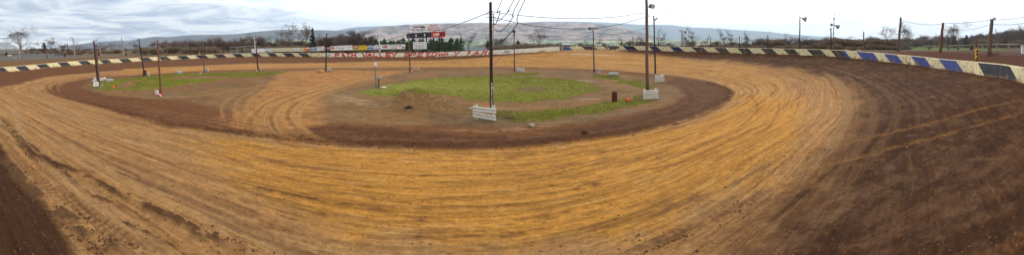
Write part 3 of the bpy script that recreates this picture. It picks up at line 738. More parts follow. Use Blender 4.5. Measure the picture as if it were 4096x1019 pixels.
# ------------------------------------------------------------------ the concrete wall, block by block
phw = PHT; wx = CX + RO * np.cos(phw); wy = CY + RO * np.sin(phw)
waz = np.arctan2(wx, wy)
sel = np.nonzero((wy > -1.2) & (np.abs(waz) < 1.65))[0]
# order from left to right as seen from the stand
sel = sel[np.argsort(waz[sel])]
WX, WY, WA = wx[sel], wy[sel], waz[sel]
WU = np.concatenate([[0], np.cumsum(np.hypot(np.diff(WX), np.diff(WY)))])
def u_px(px): return float(np.interp((px - 2048) / F, WA, WU))
def wp(u, off=0.0):
    x = float(np.interp(u, WU, WX)); y = float(np.interp(u, WU, WY))
    if off:
        x2 = float(np.interp(u + .3, WU, WX)); y2 = float(np.interp(u + .3, WU, WY)); x1 = float(np.interp(u - .3, WU, WX)); y1 = float(np.interp(u - .3, WU, WY))
        t = Vector((x2 - x1, y2 - y1)).normalized(); n = Vector((-t.y, t.x)); 
        x += n.x * off; y += n.y * off
    return x, y
WH = .88
SLANT = 1.25
def clip(poly, us, keep_right):
    """keep the part of a (u,h) polygon right/left of the stripe line through us at the top"""
    f = lambda p: (p[0] - (us + SLANT * (WH - p[1]) / WH)) * (1 if keep_right else -1)
    out = []
    for i in range(len(poly)):
        a, b = poly[i - 1], poly[i]; fa, fb = f(a), f(b)
        if (fa >= 0) != (fb >= 0):
            t = fa / (fa - fb); out.append((a[0] + (b[0] - a[0]) * t, a[1] + (b[1] - a[1]) * t))
        if fb >= 0: out.append(b)
    return out
def block(P0, P1, z0, z1, u0, u1, stripes, label, cat='concrete barrier', group=None, mats=(CREAM, CHAR, NAVY, SPECK, BLUE)):
    """P0,P1 front foot (plan) of the block; front faces the infield"""
    P0 = Vector(P0); P1 = Vector(P1); t = (P1 - P0).normalized(); n = Vector((-t.y, t.x))
    L = u1 - u0; g = .012
    def pt(u, h, back=0.0):
        k = (u - u0) / L; k = k * (1 - 2 * g / L) + g / L
        p = P0.lerp(P1, k) + n * (.10 * max(h, 0) / WH + back); return (p.x, p.y, z0 + (z1 - z0) * k + h)
    o = Vector(((P0.x + P1.x) / 2 + n.x * .2, (P0.y + P1.y) / 2 + n.y * .2, (z0 + z1) / 2))
    mb = MB()
    base = [(u0, -.25), (u1, -.25), (u1, WH - .03), (u0, WH - .03)]
    bounds = sorted([s for s in stripes], key=lambda s: s[0])
    cur = base
    for a, b, mi in bounds:
        if cur and b + SLANT > u0 and a < u1:
            left = clip(cur, a, False)
            if len(left) > 2: mb.poly([pt(*p) for p in left], 0)
            cur = clip(cur, a, True) if len(cur) > 2 else []
            mid = clip(cur, b, False) if len(cur) > 2 else []
            if len(mid) > 2: mb.poly([pt(*p) for p in mid], mi)
            cur = clip(cur, b, True) if len(cur) > 2 else []
    if len(cur) > 2: mb.poly([pt(*p) for p in cur], 0)
    hT = WH; bw = .24
    # chamfer, top, back, ends
    q = lambda u: [pt(u, -.25), pt(u, WH - .03), pt(u, hT, .02), pt(u, hT, .02 + bw), pt(u, 0, .5), pt(u, -.25, .5)]
    A, B = q(u0), q(u1)
    mb.poly([A[1], B[1], B[2], A[2]]); mb.poly([A[2], B[2], B[3], A[3]]); mb.poly([A[3], B[3], B[4], A[4]]); mb.poly([A[4], B[4], B[5], A[5]])
    mb.poly(A); mb.poly(B[::-1])
    ob = mb.link('concrete_barrier', list(mats), None, o)
    tag(ob, label, cat, group)
    return ob, pt
def muddy(m):
    t = m.node_tree; b = t.nodes['Principled BSDF']; L = t.links.new; src = b.inputs['Base Color'].links[0].from_socket
    tc = N(t, 'ShaderNodeTexCoord'); sp = N(t, 'ShaderNodeSeparateXYZ'); L(tc.outputs['Object'], sp.inputs[0])
    geo = N(t, 'ShaderNodeNewGeometry'); n = N(t, 'ShaderNodeTexNoise', inp={'Scale': 1.6, 'Detail': 7.0, 'Roughness': .7}); L(geo.outputs['Position'], n.inputs['Vector'])
    a = N(t, 'ShaderNodeMath', operation='MULTIPLY_ADD', inp={1: -.42}); L(sp.outputs[2], a.inputs[0]); L(n.outputs[0], a.inputs[2])
    r = N(t, 'ShaderNodeMapRange', inp={'From Min': .42, 'From Max': .56, 'To Min': 0.0, 'To Max': .8}); L(a.outputs[0], r.inputs[0])
    mx = N(t, 'ShaderNodeMix', data_type='RGBA'); L(r.outputs[0], mx.inputs[0]); L(src, mx.inputs[6]); mx.inputs[7].default_value = (*lin(150, 112, 70), 1); L(mx.outputs[2], b.inputs['Base Color'])
for m_ in (CREAM, WCREAM, CHAR, NAVY, SPECK, BLUE): muddy(m_)
stripe_px = []
for a, b in ((-25, 14), (59, 101), (143, 184), (228, 268), (310, 350), (395, 432), (473, 512), (553, 593), (630, 665), (706, 743), (779, 818), (852, 890), (926, 960), (999, 1030), (1065, 1096), (1127, 1164), (1191, 1224)):
    stripe_px.append((a, b, 1))
for a, b, k in ((2488, 2532, 2), (2592, 2625, 2), (2675, 2713, 2), (2763, 2810, 3), (2856, 2899, 3), (2946, 2990, 3), (3040, 3086, 3), (3130, 3174, 3), (3224, 3280, 3), (3317, 3361, 3), (3361, 3376, 4), (3423, 3489, 4), (3532, 3582, 4), (3638, 3695, 4), (3751, 3822, 4), (3911, 4028, 1), (4140, 4200, 1)):
    stripe_px.append((a, b, k))
STR = [(u_px(a), u_px(b), k) for a, b, k in stripe_px if a < 4096]
MATN = {1: 'charcoal', 2: 'navy', 3: 'flaking grey', 4: 'blue'}
blocks = []
def wall_run(ua, ub, step, joints=None):
    if joints is None:
        n = max(1, round((ub - ua) / step)); joints = list(np.linspace(ua, ub, n + 1))
    return list(zip(joints[:-1], joints[1:]))
uA, uG, uH = u_px(-28), u_px(2240), u_px(2477)
uE = WU[-1]
left_run = wall_run(uA, uG, 4.6)
jr = [u_px(p) for p in (3255, 3317, 3380, 3442, 3501, 3573, 3637, 3701, 3770, 3867, 3997)]
right_run = wall_run(uH, jr[0], 4.4) + wall_run(0, 0, 0, jr)
last = jr[-1] + 4.4
if last < uE + 2: right_run += [(jr[-1], min(last, uE))]
def stripes_in(u0, u1):
    return sorted({k for a, b, k in STR if b + SLANT * .6 > u0 + .2 and a < u1 - .2})
# wall letters (strokes in a unit box, x right, y up)
def arc(cx, cy, rx, ry, a0, a1, n=8):
    return [(cx + rx * math.cos(math.radians(a0 + (a1 - a0) * i / n)), cy + ry * math.sin(math.radians(a0 + (a1 - a0) * i / n))) for i in range(n + 1)]
GL = {
 'P': [[(.15, 0), (.15, 1)], [(.15, 1), (.6, 1)] + arc(.6, .74, .35, .26, 90, -90) + [(.15, .48)]],
 'A': [[(0.02, 0), (.5, 1)], [(.5, 1), (.98, 0)], [(.22, .36), (.78, .36)]],
 'T': [[(.5, 0), (.5, 1)], [(0, 1), (1, 1)]],
 'H': [[(.15, 0), (.15, 1)], [(.85, 0), (.85, 1)], [(.15, .5), (.85, .5)]],
 'V': [[(.02, 1), (.5, 0)], [(.5, 0), (.98, 1)]],
 'L': [[(.2, 1), (.2, 0)], [(.2, 0), (.95, 0)]],
 'E': [[(.2, 0), (.2, 1)], [(.2, 1), (.95, 1)], [(.2, .5), (.85, .5)], [(.2, 0), (.98, 0)]],
 'Y': [[(.02, 1), (.5, .45)], [(.98, 1), (.5, .45)], [(.5, .45), (.5, 0)]],
 'S': [[(.95, .95), (.35, 1)] + arc(.3, .76, .25, .24, 90, 270, 6) + [(.7, .5)] + arc(.7, .25, .25, .25, 90, -90, 6) + [(.05, .03)]],
 'D': [[(.15, 0), (.15, 1)], [(.15, 1), (.5, 1)] + arc(.5, .5, .45, .5, 90, -90, 10) + [(.15, 0)]],
 'W': [[(.0, 1), (.25, 0)], [(.25, 0), (.5, .8)], [(.5, .8), (.75, 0)], [(.75, 0), (1, 1)]],
 'R': [[(.15, 0), (.15, 1)], [(.15, 1), (.6, 1)] + arc(.6, .74, .33, .26, 90, -90) + [(.15, .48)], [(.5, .48), (.95, 0)]],
 'K': [[(.15, 0), (.15, 1)], [(.95, 1), (.15, .45)], [(.38, .6), (.98, 0)]]}
SERIF = {'P': [(.15, 0)], 'A': [(.02, 0), (.98, 0)], 'T': [(.5, 0)], 'H': [(.15, 0), (.85, 0), (.15, 1), (.85, 1)], 'V': [(.02, 1), (.98, 1)], 'L': [(.2, 1)], 'E': [], 'Y': [(.02, 1), (.98, 1), (.5, 0)]}
LET = [('P', 1338, 1357), ('A', 1359, 1380), ('T', 1384, 1401), ('H', 1404, 1425), ('V', 1448, 1467), ('A', 1468, 1488), ('L', 1491, 1511), ('L', 1515, 1536), ('E', 1540, 1562), ('Y', 1566, 1587)]
LET2 = [('S', 1615, 1637), ('P', 1639, 1664), ('E', 1668, 1693), ('E', 1696, 1721), ('D', 1725, 1749), ('W', 1753, 1779), ('A', 1781, 1802), ('Y', 1815, 1837), ('P', 1869, 1893), ('A', 1896, 1918), ('R', 1927, 1948), ('K', 1954, 1980)]
def letter_mesh(ch, ua, ub, h0, h1, serif, italic, pt, u0, u1, parent):
    mb = MB(); lev = [0]
    def T(x, y):
        u = ua + (ub - ua) * x + italic * (y - .5) * .35
        return (min(max(u, u0), u1), h0 + (h1 - h0) * y)
    def stroke(pts, w):
        lev[0] += 1; off = -(.006 + .0015 * lev[0])
        Q = [Vector(T(*p)) for p in pts]
        for a, b in zip(Q[:-1], Q[1:]):
            d = (b - a)
            if d.length < 1e-4: continue
            d.normalize(); nn_ = Vector((-d.y, d.x)) * w / 2; e = d * w * .2
            c = [a - nn_ - e, b - nn_ + e, b + nn_ + e, a + nn_ - e]
            c = [(min(max(p.x, u0), u1), p.y) for p in c]
            off -= .0012
            mb.poly([pt(p[0], p[1], off) for p in c])
    for st in GL[ch]: stroke(st, .235 if serif else .20)
    if serif:
        for x, y in SERIF[ch]: stroke([(x - .18, y), (x + .18, y)], .12)
        if ch in 'TE':
            stroke([(.02, 1), (.02, .82)] if ch == 'T' else [(.95, 1), (.95, .8)], .08); stroke([(.98, 1), (.98, .82)] if ch == 'T' else [(.98, 0), (.98, .2)], .08)
        if ch == 'L': stroke([(.95, 0), (.95, .2)], .08)
    return mb.link('letter', RED, parent, parent.location)
LETU = [(c, u_px(a), u_px(b), True) for c, a, b in LET] + [(c, u_px(a), u_px(b), False) for c, a, b in LET2]
nL = len(left_run); nR_ = len(right_run)
for i, (u0, u1) in enumerate(left_run + right_run):
    P0, P1 = wp(u0), wp(u1)
    z0, z1 = hz(*P0), hz(*P1)
    ks = stripes_in(u0, u1)
    lets = [l for l in LETU if l[1] < u1 and l[2] > u0]
    left = i < nL
    if left:
        pos = '%s block from the left end' % ordw(i + 1)
    else:
        r = nR_ - (i - nL)
        pos = 'cut by the right edge' if r == 1 else '%s from the right edge' % ordw(r)
    if lets:
        lab = 'cream concrete barrier with red lettering, %s' % pos
    elif ks:
        lab = '%s and cream striped concrete barrier, %s' % (' and '.join(MATN[k] for k in ks[:2]), pos)
    else:
        lab = 'plain cream concrete barrier, %s' % pos
    ob, pt = block(P0, P1, z0, z1, u0, u1, STR, lab, group='concrete barrier blocks around the track', mats=((WCREAM if left and u0 > u_px(1290) else CREAM), CHAR, NAVY, SPECK, BLUE))
    for ch, a, b, serif in lets:
        # a letter crossing a joint is painted on both blocks; draw it where its centre is
        c_ = (a + b) / 2
        if not (u0 <= c_ < u1): continue
        letter_mesh(ch, a, b, .12, .81, serif, 0 if serif else 1, pt, u0 + .01, u1 - .01, ob)
    for ca, cb in ((1306, 1317), (2014, 2035)):
        a, b = u_px(ca), u_px(cb)
        if u0 <= (a + b) / 2 < u1:
            mb = MB(); w = (b - a) / 5
            for r_ in range(4):
                for c in range(5):
                    if (r_ + c) % 2 == 0:
                        h0 = .24 + r_ * .11; sl = .12 * r_
                        q = [(a + c * w + sl, h0), (a + (c + 1) * w + sl, h0), (a + (c + 1) * w + sl + .1, h0 + .11), (a + c * w + sl + .1, h0 + .11)]
                        mb.poly([pt(min(max(p[0], u0 + .01), u1 - .01), p[1], -.006) for p in q])
            mb.link('chequered_flag_mark', BLACK, ob, ob.location)
# short wall behind the gap, on the crest
def rear_wall():
    xs = [2252, 2312, 2371, 2425]; d = [84, 86, 87.5, 88]
    cols_ = [('blue and cream', [(2200, 2275, 4)]), ('cream and charcoal', [(2325, 2371, 1)]), ('cream dark-cornered', [(2300, 2373, 1), (2414, 2440, 1)])]
    for k in range(3):
        A = at(xs[k], 0, d[k]); B = at(xs[k + 1], 0, d[k + 1]); A2 = Vector((A.x, A.y)); B2 = Vector((B.x, B.y)); L = (B2 - A2).length
        za = CZ - d[k] * ((201.5, 199.5, 198.8)[k] - YH) / F; zb = CZ - d[k + 1] * ((199.5, 198.8, 199)[k] - YH) / F
        f = lambda px: L * (px - xs[k]) / (xs[k + 1] - xs[k])
        st = [(f(a), f(b), m_) for a, b, m_ in cols_[k][1]]
        block(A2, B2, za, zb, 0, L, st, '%s concrete barrier in the gap between the walls, %s from the left' % (cols_[k][0], ORD[k + 1]), group='concrete barriers behind the gap')
rear_wall()

# ------------------------------------------------------------------ poles
def pole(name, label, top, bot, wpx, m, d=None, group=None, cat='pole', sides=12, taper=.72):
    if d is None:
        x, y = hit(bot[0], bot[1]); d = math.hypot(x, y)
    b = at(bot[0], bot[1], d); b.z = hz(b.x, b.y)
    t = at(top[0], top[1], d)
    r = wpx / F * d / 2
    e = thing(name, label, cat, b, group)
    mb = MB(); n = 7; pts = []; rr = []
    for i in range(n + 1):
        k = i / n; p = b.lerp(t, k) + Vector(((random.random() - .5), (random.random() - .5), 0)) * r * .35 * (0 < i < n)
        if i == 0: p = p - (t - b).normalized() * .35
        pts.append(p); rr.append(r * (1.05 - (1.05 - taper) * k))
    rr.append(rr[-1] * .7); pts.append(t + (t - b).normalized() * .03)
    mb.tube(pts, rr, sides); mb.link('shaft', m, e, e.location, smooth=True)
    return e, b, t, r
def flood(e, p, aim, size=.35, name='floodlight'):
    """box floodlight with a glass face on a stub bracket; aim = horizontal unit direction it faces"""
    p = Vector(p); a = Vector((aim[0], aim[1], -.35)).normalized(); s_ = a.cross(Vector((0, 0, 1))).normalized(); u = s_.cross(a)
    M = Matrix((s_, a, u)).transposed()
    mb = MB(); mb.box(p, (size, size * .5, size * .75), M=M)
    f = mb.link(name, GREY, e, e.location)
    g = MB(); g.box(p + a * (size * .25 + .012), (size * .86, .02, size * .6), M=M); g.link('lens', GLASS, f, f.parent.location + f.location)
    for c in f.children: c.location = (0, 0, 0)
def horn(e, p, aim, L=.7, R=.35, name='horn_lamp', m=None):
    p = Vector(p); a = Vector(aim).normalized(); u = a.orthogonal().normalized(); w = a.cross(u); M = Matrix((u, w, a)).transposed()
    mb = MB(); prof = [(.03, 0), (.07, 0.02), (.09, L * .25), (R * .45, L * .5), (R * .8, L * .8), (R, L), (R * .96, L), (R * .72, L * .8), (R * .3, L * .45), (.01, L * .4)]
    mb.lathe(p, prof, 18, M); mb.link(name, m or GALV, e, e.location, smooth=True)
def arm(e, a, b, r=.03, m=None, name='bracket'):
    mb = MB(); mb.tube([a, b], r, 6); mb.link(name, m or GREY, e, e.location)
PX = {}
def infield_poles():
    g = 'wooden poles standing in the infield'
    def cam_dir(b): v = Vector((-b.x, -b.y, 0)).normalized(); return v
    e, b, t, r = pole('utility_pole', 'thin leaning brown pole behind another one at the far left infield tip', (375, 164), (392, 326), 8.5, WOODD, group=g)
    arm(e, t, t + Vector((-.1, .35, .1)), .04); flood(e, t + Vector((-.1, .4, .1)), (1, .3), .22); PX['a'] = (b, t)
    e, b, t, r = pole('utility_pole', 'brown pole leaning left beside the upright orange cone', (385, 179), (399, 349), 8.5, WOOD, group=g); PX['b'] = (b, t)
    e, b, t, r = pole('utility_pole', 'dark pole leaning left with a rusty sleeve round its foot', (555, 156), (579, 305), 5.5, WOODD, group=g); PX['c'] = (b, t)
    mb = MB(); mb.lathe(b + Vector((.0, 0, -.1)), [(.28, 0), (.26, .9), (.2, .9)], 14); mb.link('rusty_sleeve', RUST, e, e.location)
    flood(e, t + Vector((-.22, 0, -.05)), (.3, -1), .24); flood(e, t + Vector((.22, 0, -.05)), (.3, -1), .24)
    e, b, t, r = pole('utility_pole', 'red-brown pole with no lamp and a white panel at its foot', (630, 162), (644, 381), 8.5, WOODR, group=g); PX['d'] = (b, t)
    e, b, t, r = pole('utility_pole', 'brown pole with two flat floodlights above the left grass patch', (810, 163), (817, 288), 4.5, WOOD, group=g); PX['e'] = (b, t)
    arm(e, t + Vector((-.4, 0, -.05)), t + Vector((.4, 0, -.05)), .03); flood(e, t + Vector((-.38, 0, .02)), (.2, -1), .4); flood(e, t + Vector((.38, 0, .02)), (.2, -1), .4)
    e, b, t, r = pole('utility_pole', 'dark leaning pole in front of the white boards with a small lamp', (1021, 156), (1033, 284), 5.5, WOODD, group=g); PX['f'] = (b, t)
    flood(e, t + Vector((.2, -.05, -.4)), (.5, -1), .22)
    e, b, t, r = pole('utility_pole', 'dark pole with a small lamp standing before the row of sponsor signs', (1307, 135), (1303, 284), 6, WOODD, group=g); PX['g'] = (b, t)
    arm(e, t + Vector((0, 0, -.15)), t + Vector((.3, 0, -.1)), .03); flood(e, t + Vector((.35, 0, -.12)), (.4, -1), .24)
    e, b, t, r = pole('utility_pole', 'brown pole crossing the left end of the scoreboard', (1635, 133), (1640, 290), 5.5, WOODR, group=g); PX['h'] = (b, t)
    mb = MB(); mb.box(b + Vector((0, -.14, .95)), (.2, .1, .3)); mb.link('meter_box', GREY, e, e.location)
    e, b, t, r = pole('utility_pole', 'tall dark brown pole in the middle with coiled cables and a painted arrow', (1962, 10), (1968, 450), 13, WOODD, group=g, taper=.95); PX['i'] = (b, t)
    # white arrow painted on the pole
    cd = cam_dir(b); sd_ = Vector((-cd.y, cd.x, 0)); mb = MB()
    f = lambda s_, z: b + (t - b) * (z / (t.z - b.z)) + cd * (math.sqrt(max((r * 1.06) ** 2 - s_ * s_, 0)) + .008) + sd_ * s_
    mb.poly([f(-.025, .15), f(.025, .15), f(.025, 1.75), f(-.025, 1.75)])
    mb.poly([f(.0, 1.95), f(-.02, 1.95), f(-.14, 1.55), f(-.10, 1.5), f(0, 1.83)]); mb.poly([f(.001, 1.95), f(.001, 1.83), f(.10, 1.5), f(.14, 1.55), f(.02, 1.95)])
    mb.link('painted_arrow', WHITE, e, e.location)
    # insulators
    mb = MB()
    for z in (-.55, -.75, -.95):
        mb.tube([t + Vector((-.3, 0, z)), t + Vector((.3, 0, z))], .02, 6)
    mb.link('insulator_pins', GREY, e, e.location)
    e, b, t, r = pole('utility_pole', 'thin dark pole with a block on top, right of the tall centre pole', (2056, 117), (2058, 286), 5.5, WOOD, group=g); PX['j'] = (b, t)
    mb = MB(); mb.box(t + Vector((0, -.05, -.35)), (.42, .2, .34)); mb.link('terminal_block', WOODD, e, e.location); mb = MB(); mb.box(t + Vector((0, -.05, -.85)), (.3, .2, .2)); mb.link('junction_box', WOODD, e, e.location)
    e, b, t, r = pole('utility_pole', 'pole with a round white lamp and a box floodlight before the wall gap', (2372, 112), (2377, 292), 6, WOOD, group=g); PX['k'] = (b, t)
    arm(e, t + Vector((-.5, 0, -.1)), t + Vector((.5, 0, -.1)), .03); flood(e, t + Vector((.5, 0, -.12)), (.5, -1), .36)
    horn(e, t + Vector((-.42, .1, -.0)), (-.3, -1, -.5), .32, .26, 'round_lamp', GALV)
    e, b, t, r = pole('utility_pole', 'tall grey-brown pole running out of the top of the photo', (2585, -22), (2590, 378), 13, WOOD, group=g, taper=.85); PX['l'] = (b, t)
    q = b.lerp(t, 1 - 47 / 400); flood(e, q + Vector((.5, -.1, 0)), (.3, -1), .5); arm(e, q, q + Vector((.4, -.1, 0)), .03)
    q = b.lerp(t, 1 - 88 / 400); arm(e, q, q + Vector((.36, 0, .02)), .02, name='insulator_pin'); q = b.lerp(t, 1 - 82 / 400); arm(e, q, q + Vector((.36, 0, .02)), .02, name='insulator_pin')
    e, b, t, r = pole('utility_pole', 'slim blue-black pole with a hooked arm, right of the tall grey one', (2615, 64), (2622, 310), 7, BLUEP, group=g); PX['m'] = (b, t)
    mb = MB(); mb.tube([t + Vector((0, 0, -.45)), t + Vector((.25, 0, -.5)), t + Vector((.42, 0, -.3)), t + Vector((.5, 0, -.2))], [.1, .1, .09, .07], 8); mb.link('hooked_arm', GREY, e, e.location)
    # short post with little notice
    e, b, t, r = pole('notice_post', 'short grey post with a small white notice left of the main grass', (1497, 236), (1505, 352), 5.5, GREY, cat='post')
    q = b.lerp(t, .83); mb = MB(); cd = cam_dir(b); mb.box(q + cd * .14 + Vector((.1, 0, 0)), (.32, .03, .42)); n_ = mb.link('notice', SIGNW, e, e.location)
infield_poles()
def outer_poles():
    g = 'poles standing outside the concrete wall'
    e, b, t, r = pole('lamp_pole', 'pale pole with two small floodlights in front of the bleachers', (77, 133), (79, 236), 5.2, WOODP, group=g); PX['oa'] = (b, t)
    arm(e, t + Vector((0, 0, -.5)), t + Vector((-.1, -.8, -.6)), .04); flood(e, t + Vector((-.1, -.5, -.35)), (1, -.4), .35); flood(e, t + Vector((-.1, -1.1, -.2)), (1, -.4), .35)
    pole('pole_stub', 'short brown stub leaning left on the earth bank', (182, 193), (189, 233), 5.4, WOODR, group=g, cat='post', taper=.95)
    pole('outer_pole', 'thin dark pole behind the bank left of the pale leaning pole', (270, 174), (273, 223), 3.6, WOODD, d=92, group=g)
    e, b, t, r = pole('lamp_pole', 'pale pole leaning left with a white lamp on the bank', (290, 150), (300, 226), 4.6, WOODP, group=g); PX['ob'] = (b, t)
    flood(e, t + Vector((-.1, -.35, -.1)), (1, -.4), .35)
    pole('outer_pole', 'short pale leaning post behind the two crossed infield poles', (400, 191), (404, 224), 3, WOODP, d=88, group=g, cat='post')
    e, b, t, r = pole('outer_pole', 'pale leaning pole standing against the left hill', (486, 150), (494, 226), 4.4, WOODP, group=g); PX['oc'] = (b, t)
    for (x, y, xb, yb, lab, m, w) in ((665, 159, 669, 232, 'brown pole just behind the wall right of the red-brown infield pole', WOOD, 4.2), (760, 162, 764, 232, 'thin black pole behind the striped wall before the left hill', BLUEP, 3.4),
            (817, 160, 819, 232, 'brown pole close behind the one with two flat floodlights', WOODD, 4.0), (890, 161, 896, 230, 'dark pole left of the metal rail frame behind the wall', WOODD, 3.4), (1018, 152, 1022, 228, 'white pole behind the white boards', WHITE, 3.4),
            (2532, 147, 2533, 200, 'dark pole right behind the start of the curved wall', WOODD, 4), (2634, 157, 2634, 200, 'short dark pole just right of the slim blue-black pole', WOODD, 3.5),
            (2842, 150, 2842, 200, 'plain thin pole, first to the right of the double horn speaker', WOODD, 3.6), (2957, 145, 2958, 202, 'plain dark pole between two bare trees behind the curved wall', BLUEP, 3.8), (3071, 139, 3071, 204, 'plain dark pole left of the tall pole with the big horn lamp', BLUEP, 3.8),
            (3455, 127, 3453, 212, 'stout brown pole right of the antenna mast', WOOD, 6.5)):
        x0, y0 = wp(u_px(xb), 3.0); d = math.hypot(x0, y0)
        e, b, t, r = pole('outer_pole', lab, (x, y), (xb, yb), w, m, d=d, group=g); PX['p%d' % x] = (b, t)
    e, b, t, r = pole('speaker_pole', 'pole with two round horn speakers above the curved wall', (2727, 121), (2729, 200), 4.4, WOOD, d=61, group=g); PX['sp'] = (b, t)
    horn(e, t + Vector((.15, 0, -.25)), (1, -.6, -.15), .75, .42, 'horn_speaker'); horn(e, t + Vector((.2, -.1, -1.6)), (.3, -1, -.2), .6, .4, 'horn_speaker'); flood(e, t + Vector((-.35, 0, -.1)), (-.4, -1), .3)
    e, b, t, r = pole('lamp_pole', 'dark pole with one big horn lamp near its top', (3200, 65), (3198, 208), 5.4, WOODD, d=48, group=g); PX['q1'] = (b, t)
    horn(e, t + Vector((.1, -.1, -.25)), (.75, -.6, -.25), .8, .42, 'horn_lamp'); 
    e, b, t, r = pole('outer_pole', 'shorter brown pole beside the antenna mast', (3324, 112), (3324, 210), 6, WOODD, d=46, group=g)
    flood(e, t + Vector((-.3, -.1, -.25)), (-.4, -1), .2)
    e, b, t, r = pole('antenna_mast', 'tall leaning grey mast with two horn speakers and a thin tip', (3337, 54), (3331, 210), 4.6, WOOD, d=47, group=g, cat='mast', taper=.45); PX['q2'] = (b, t)
    q = b.lerp(t, .71); horn(e, q + Vector((.2, 0, 0)), (.9, -.4, -.35), .7, .34, 'horn_speaker'); horn(e, q + Vector((-.25, 0, .02)), (-1, -.2, 0), .5, .2, 'horn_speaker')
    arm(e, q + Vector((-.3, 0, 0)), q + Vector((.3, 0, 0)), .03); mb = MB(); mb.box(b.lerp(t, .86), (.3, .15, .2)); mb.link('clamp', GREY, e, e.location)
    pole('marker_post', 'short rusty red post behind the curved wall', (3247, 184), (3247, 212), 3, RUST, d=47, cat='post', taper=1)
    e, b, t, r = pole('fence_pole', 'leaning brown pole, first post of the catch fence', (3603, 70), (3592, 206), 10, WOOD, group=g, taper=.85); PX['r1'] = (b, t); mb = MB(); mb.box(b.lerp(t, .72) + Vector((-.25, 0, 0)), (.18, .12, .2)); mb.link('junction_box', GREY, e, e.location)
    e, b, t, r = pole('fence_pole', 'dark brown leaning fence pole in front of the green field', (3772, 92), (3761, 209), 12, WOODR, group=g, taper=.85); PX['r2'] = (b, t)
    e, b, t, r = pole('fence_pole', 'thick grey-brown fence pole with a lamp on top at the right', (3968, 77), (3955, 222), 17, WOOD, group=g, taper=.82); PX['r3'] = (b, t)
    flood(e, t + Vector((-.12, -.25, .05)), (-.9, -.4), .26); mb = MB(); mb.tube([b + Vector((.3, -.2, .1)), b + Vector((.7, -.9, .1))], .16, 10); mb.link('log', WOODR, e, e.location)
    e, b, t, r = pole('light_mast', 'slim white mast rising behind the sponsor signs', (1516, 120), (1519, 216), 4.6, WHITE, d=84, cat='mast', taper=.8)
    e, b, t, r = pole('light_mast', 'slim white mast behind the plain cream wall', (2090, 136), (2089, 214), 4.2, WHITE, d=84, cat='mast', taper=.8)
    mb = MB(); mb.box(b.lerp(t, .42), (.5, .2, .5)); mb.link('meter_box', GREY, e, e.location)
outer_poles()

# ------------------------------------------------------------------ wires
def wire(label, a, b, sag, r=.022, m=CABLE, wob=0.0, n=26):
    a = Vector(a); b = Vector(b); pts = []
    for i in range(n + 1):
        k = i / n; p = a.lerp(b, k) - Vector((0, 0, sag * 4 * k * (1 - k)))
        if wob and 0 < i < n: p = p + Vector((random.uniform(-1, 1), random.uniform(-1, 1), random.uniform(-1, 1))) * wob
        pts.append(p)
    mid = pts[n // 2]
    mb = MB(); mb.tube(pts, r, 5); o = mb.link('overhead_wire', m, None, mid, smooth=True); tag(o, label, 'wire')
    return o
def dn(k, dz): b, t = PX[k]; q = t.copy(); q.z += dz; return q
wire('black wire from the tall centre pole to the scoreboard pole', dn('i', -.6), dn('h', -.05), .5, .028)
wire('black wire dropping from the scoreboard pole across the sponsor signs', dn('h', -.05), at(1340, 192, 73), .5, .03)
wire('upper wire between the tall centre pole and the tall grey pole', dn('i', -.6), dn('l', -1.6), .55, .02)
wire('lower wire between the tall centre pole and the tall grey pole', dn('i', -.9), dn('l', -1.95), 1.0, .02)
wire('thin wire between the block-topped pole and the pole before the wall gap', dn('j', -.6), dn('k', -.6), .55, .02)
wire('thin wire from the pole before the wall gap to the slim blue-black pole', dn('k', -.6), dn('m', -1.1), .7, .02)
wire('thin wire from the tall centre pole to the block-topped pole', dn('i', -4.2), dn('j', -.6), .5, .02)
wire('thin wire from the leaning pale pole towards the leaning infield pole', dn('ob', -.2), dn('b', -.4), .6, .02)
wire('thin wire from the pale pole on the bank to the dark sleeved pole', dn('oc', -2.0), dn('c', -.2), .3, .02)
wire('long wire sagging between the fence poles by the green field', dn('r1', -.3), dn('r2', -.1), .35, .02)
wire('wire from the dark brown fence pole up to the lamp-topped fence pole', dn('r2', .0), dn('r3', -.05), .15, .022)
wire('wire leaving the lamp-topped fence pole at the right edge', dn('r3', -.1), at(4180, 55, 24), .1, .02)
wire('lower wire of the catch fence at the right edge', dn('r3', -.5), at(4180, 78, 25), .2, .015)
wire('lower wire of the catch fence left of the lamp-topped pole', dn('r2', -.7), dn('r3', -.5), .35, .015)
wire('faint wire from the antenna mast to the first fence pole', dn('q2', -3.5), dn('r1', -1.2), .4, .014)
wire('faint wire between the horn lamp pole and the antenna mast', dn('q1', -3.2), dn('q2', -4.6), .2, .014)
wire('faint wire running left from the horn lamp pole', dn('q1', -3.2), dn('p3071', -.3), .3, .014)
wire('faint wire between plain poles behind the curved wall', dn('p3071', -.3), dn('p2957', -.3), .4, .014)
wire('faint wire between the plain poles right of the horn speakers', dn('p2957', -.4), dn('p2842', -.2), .4, .014)
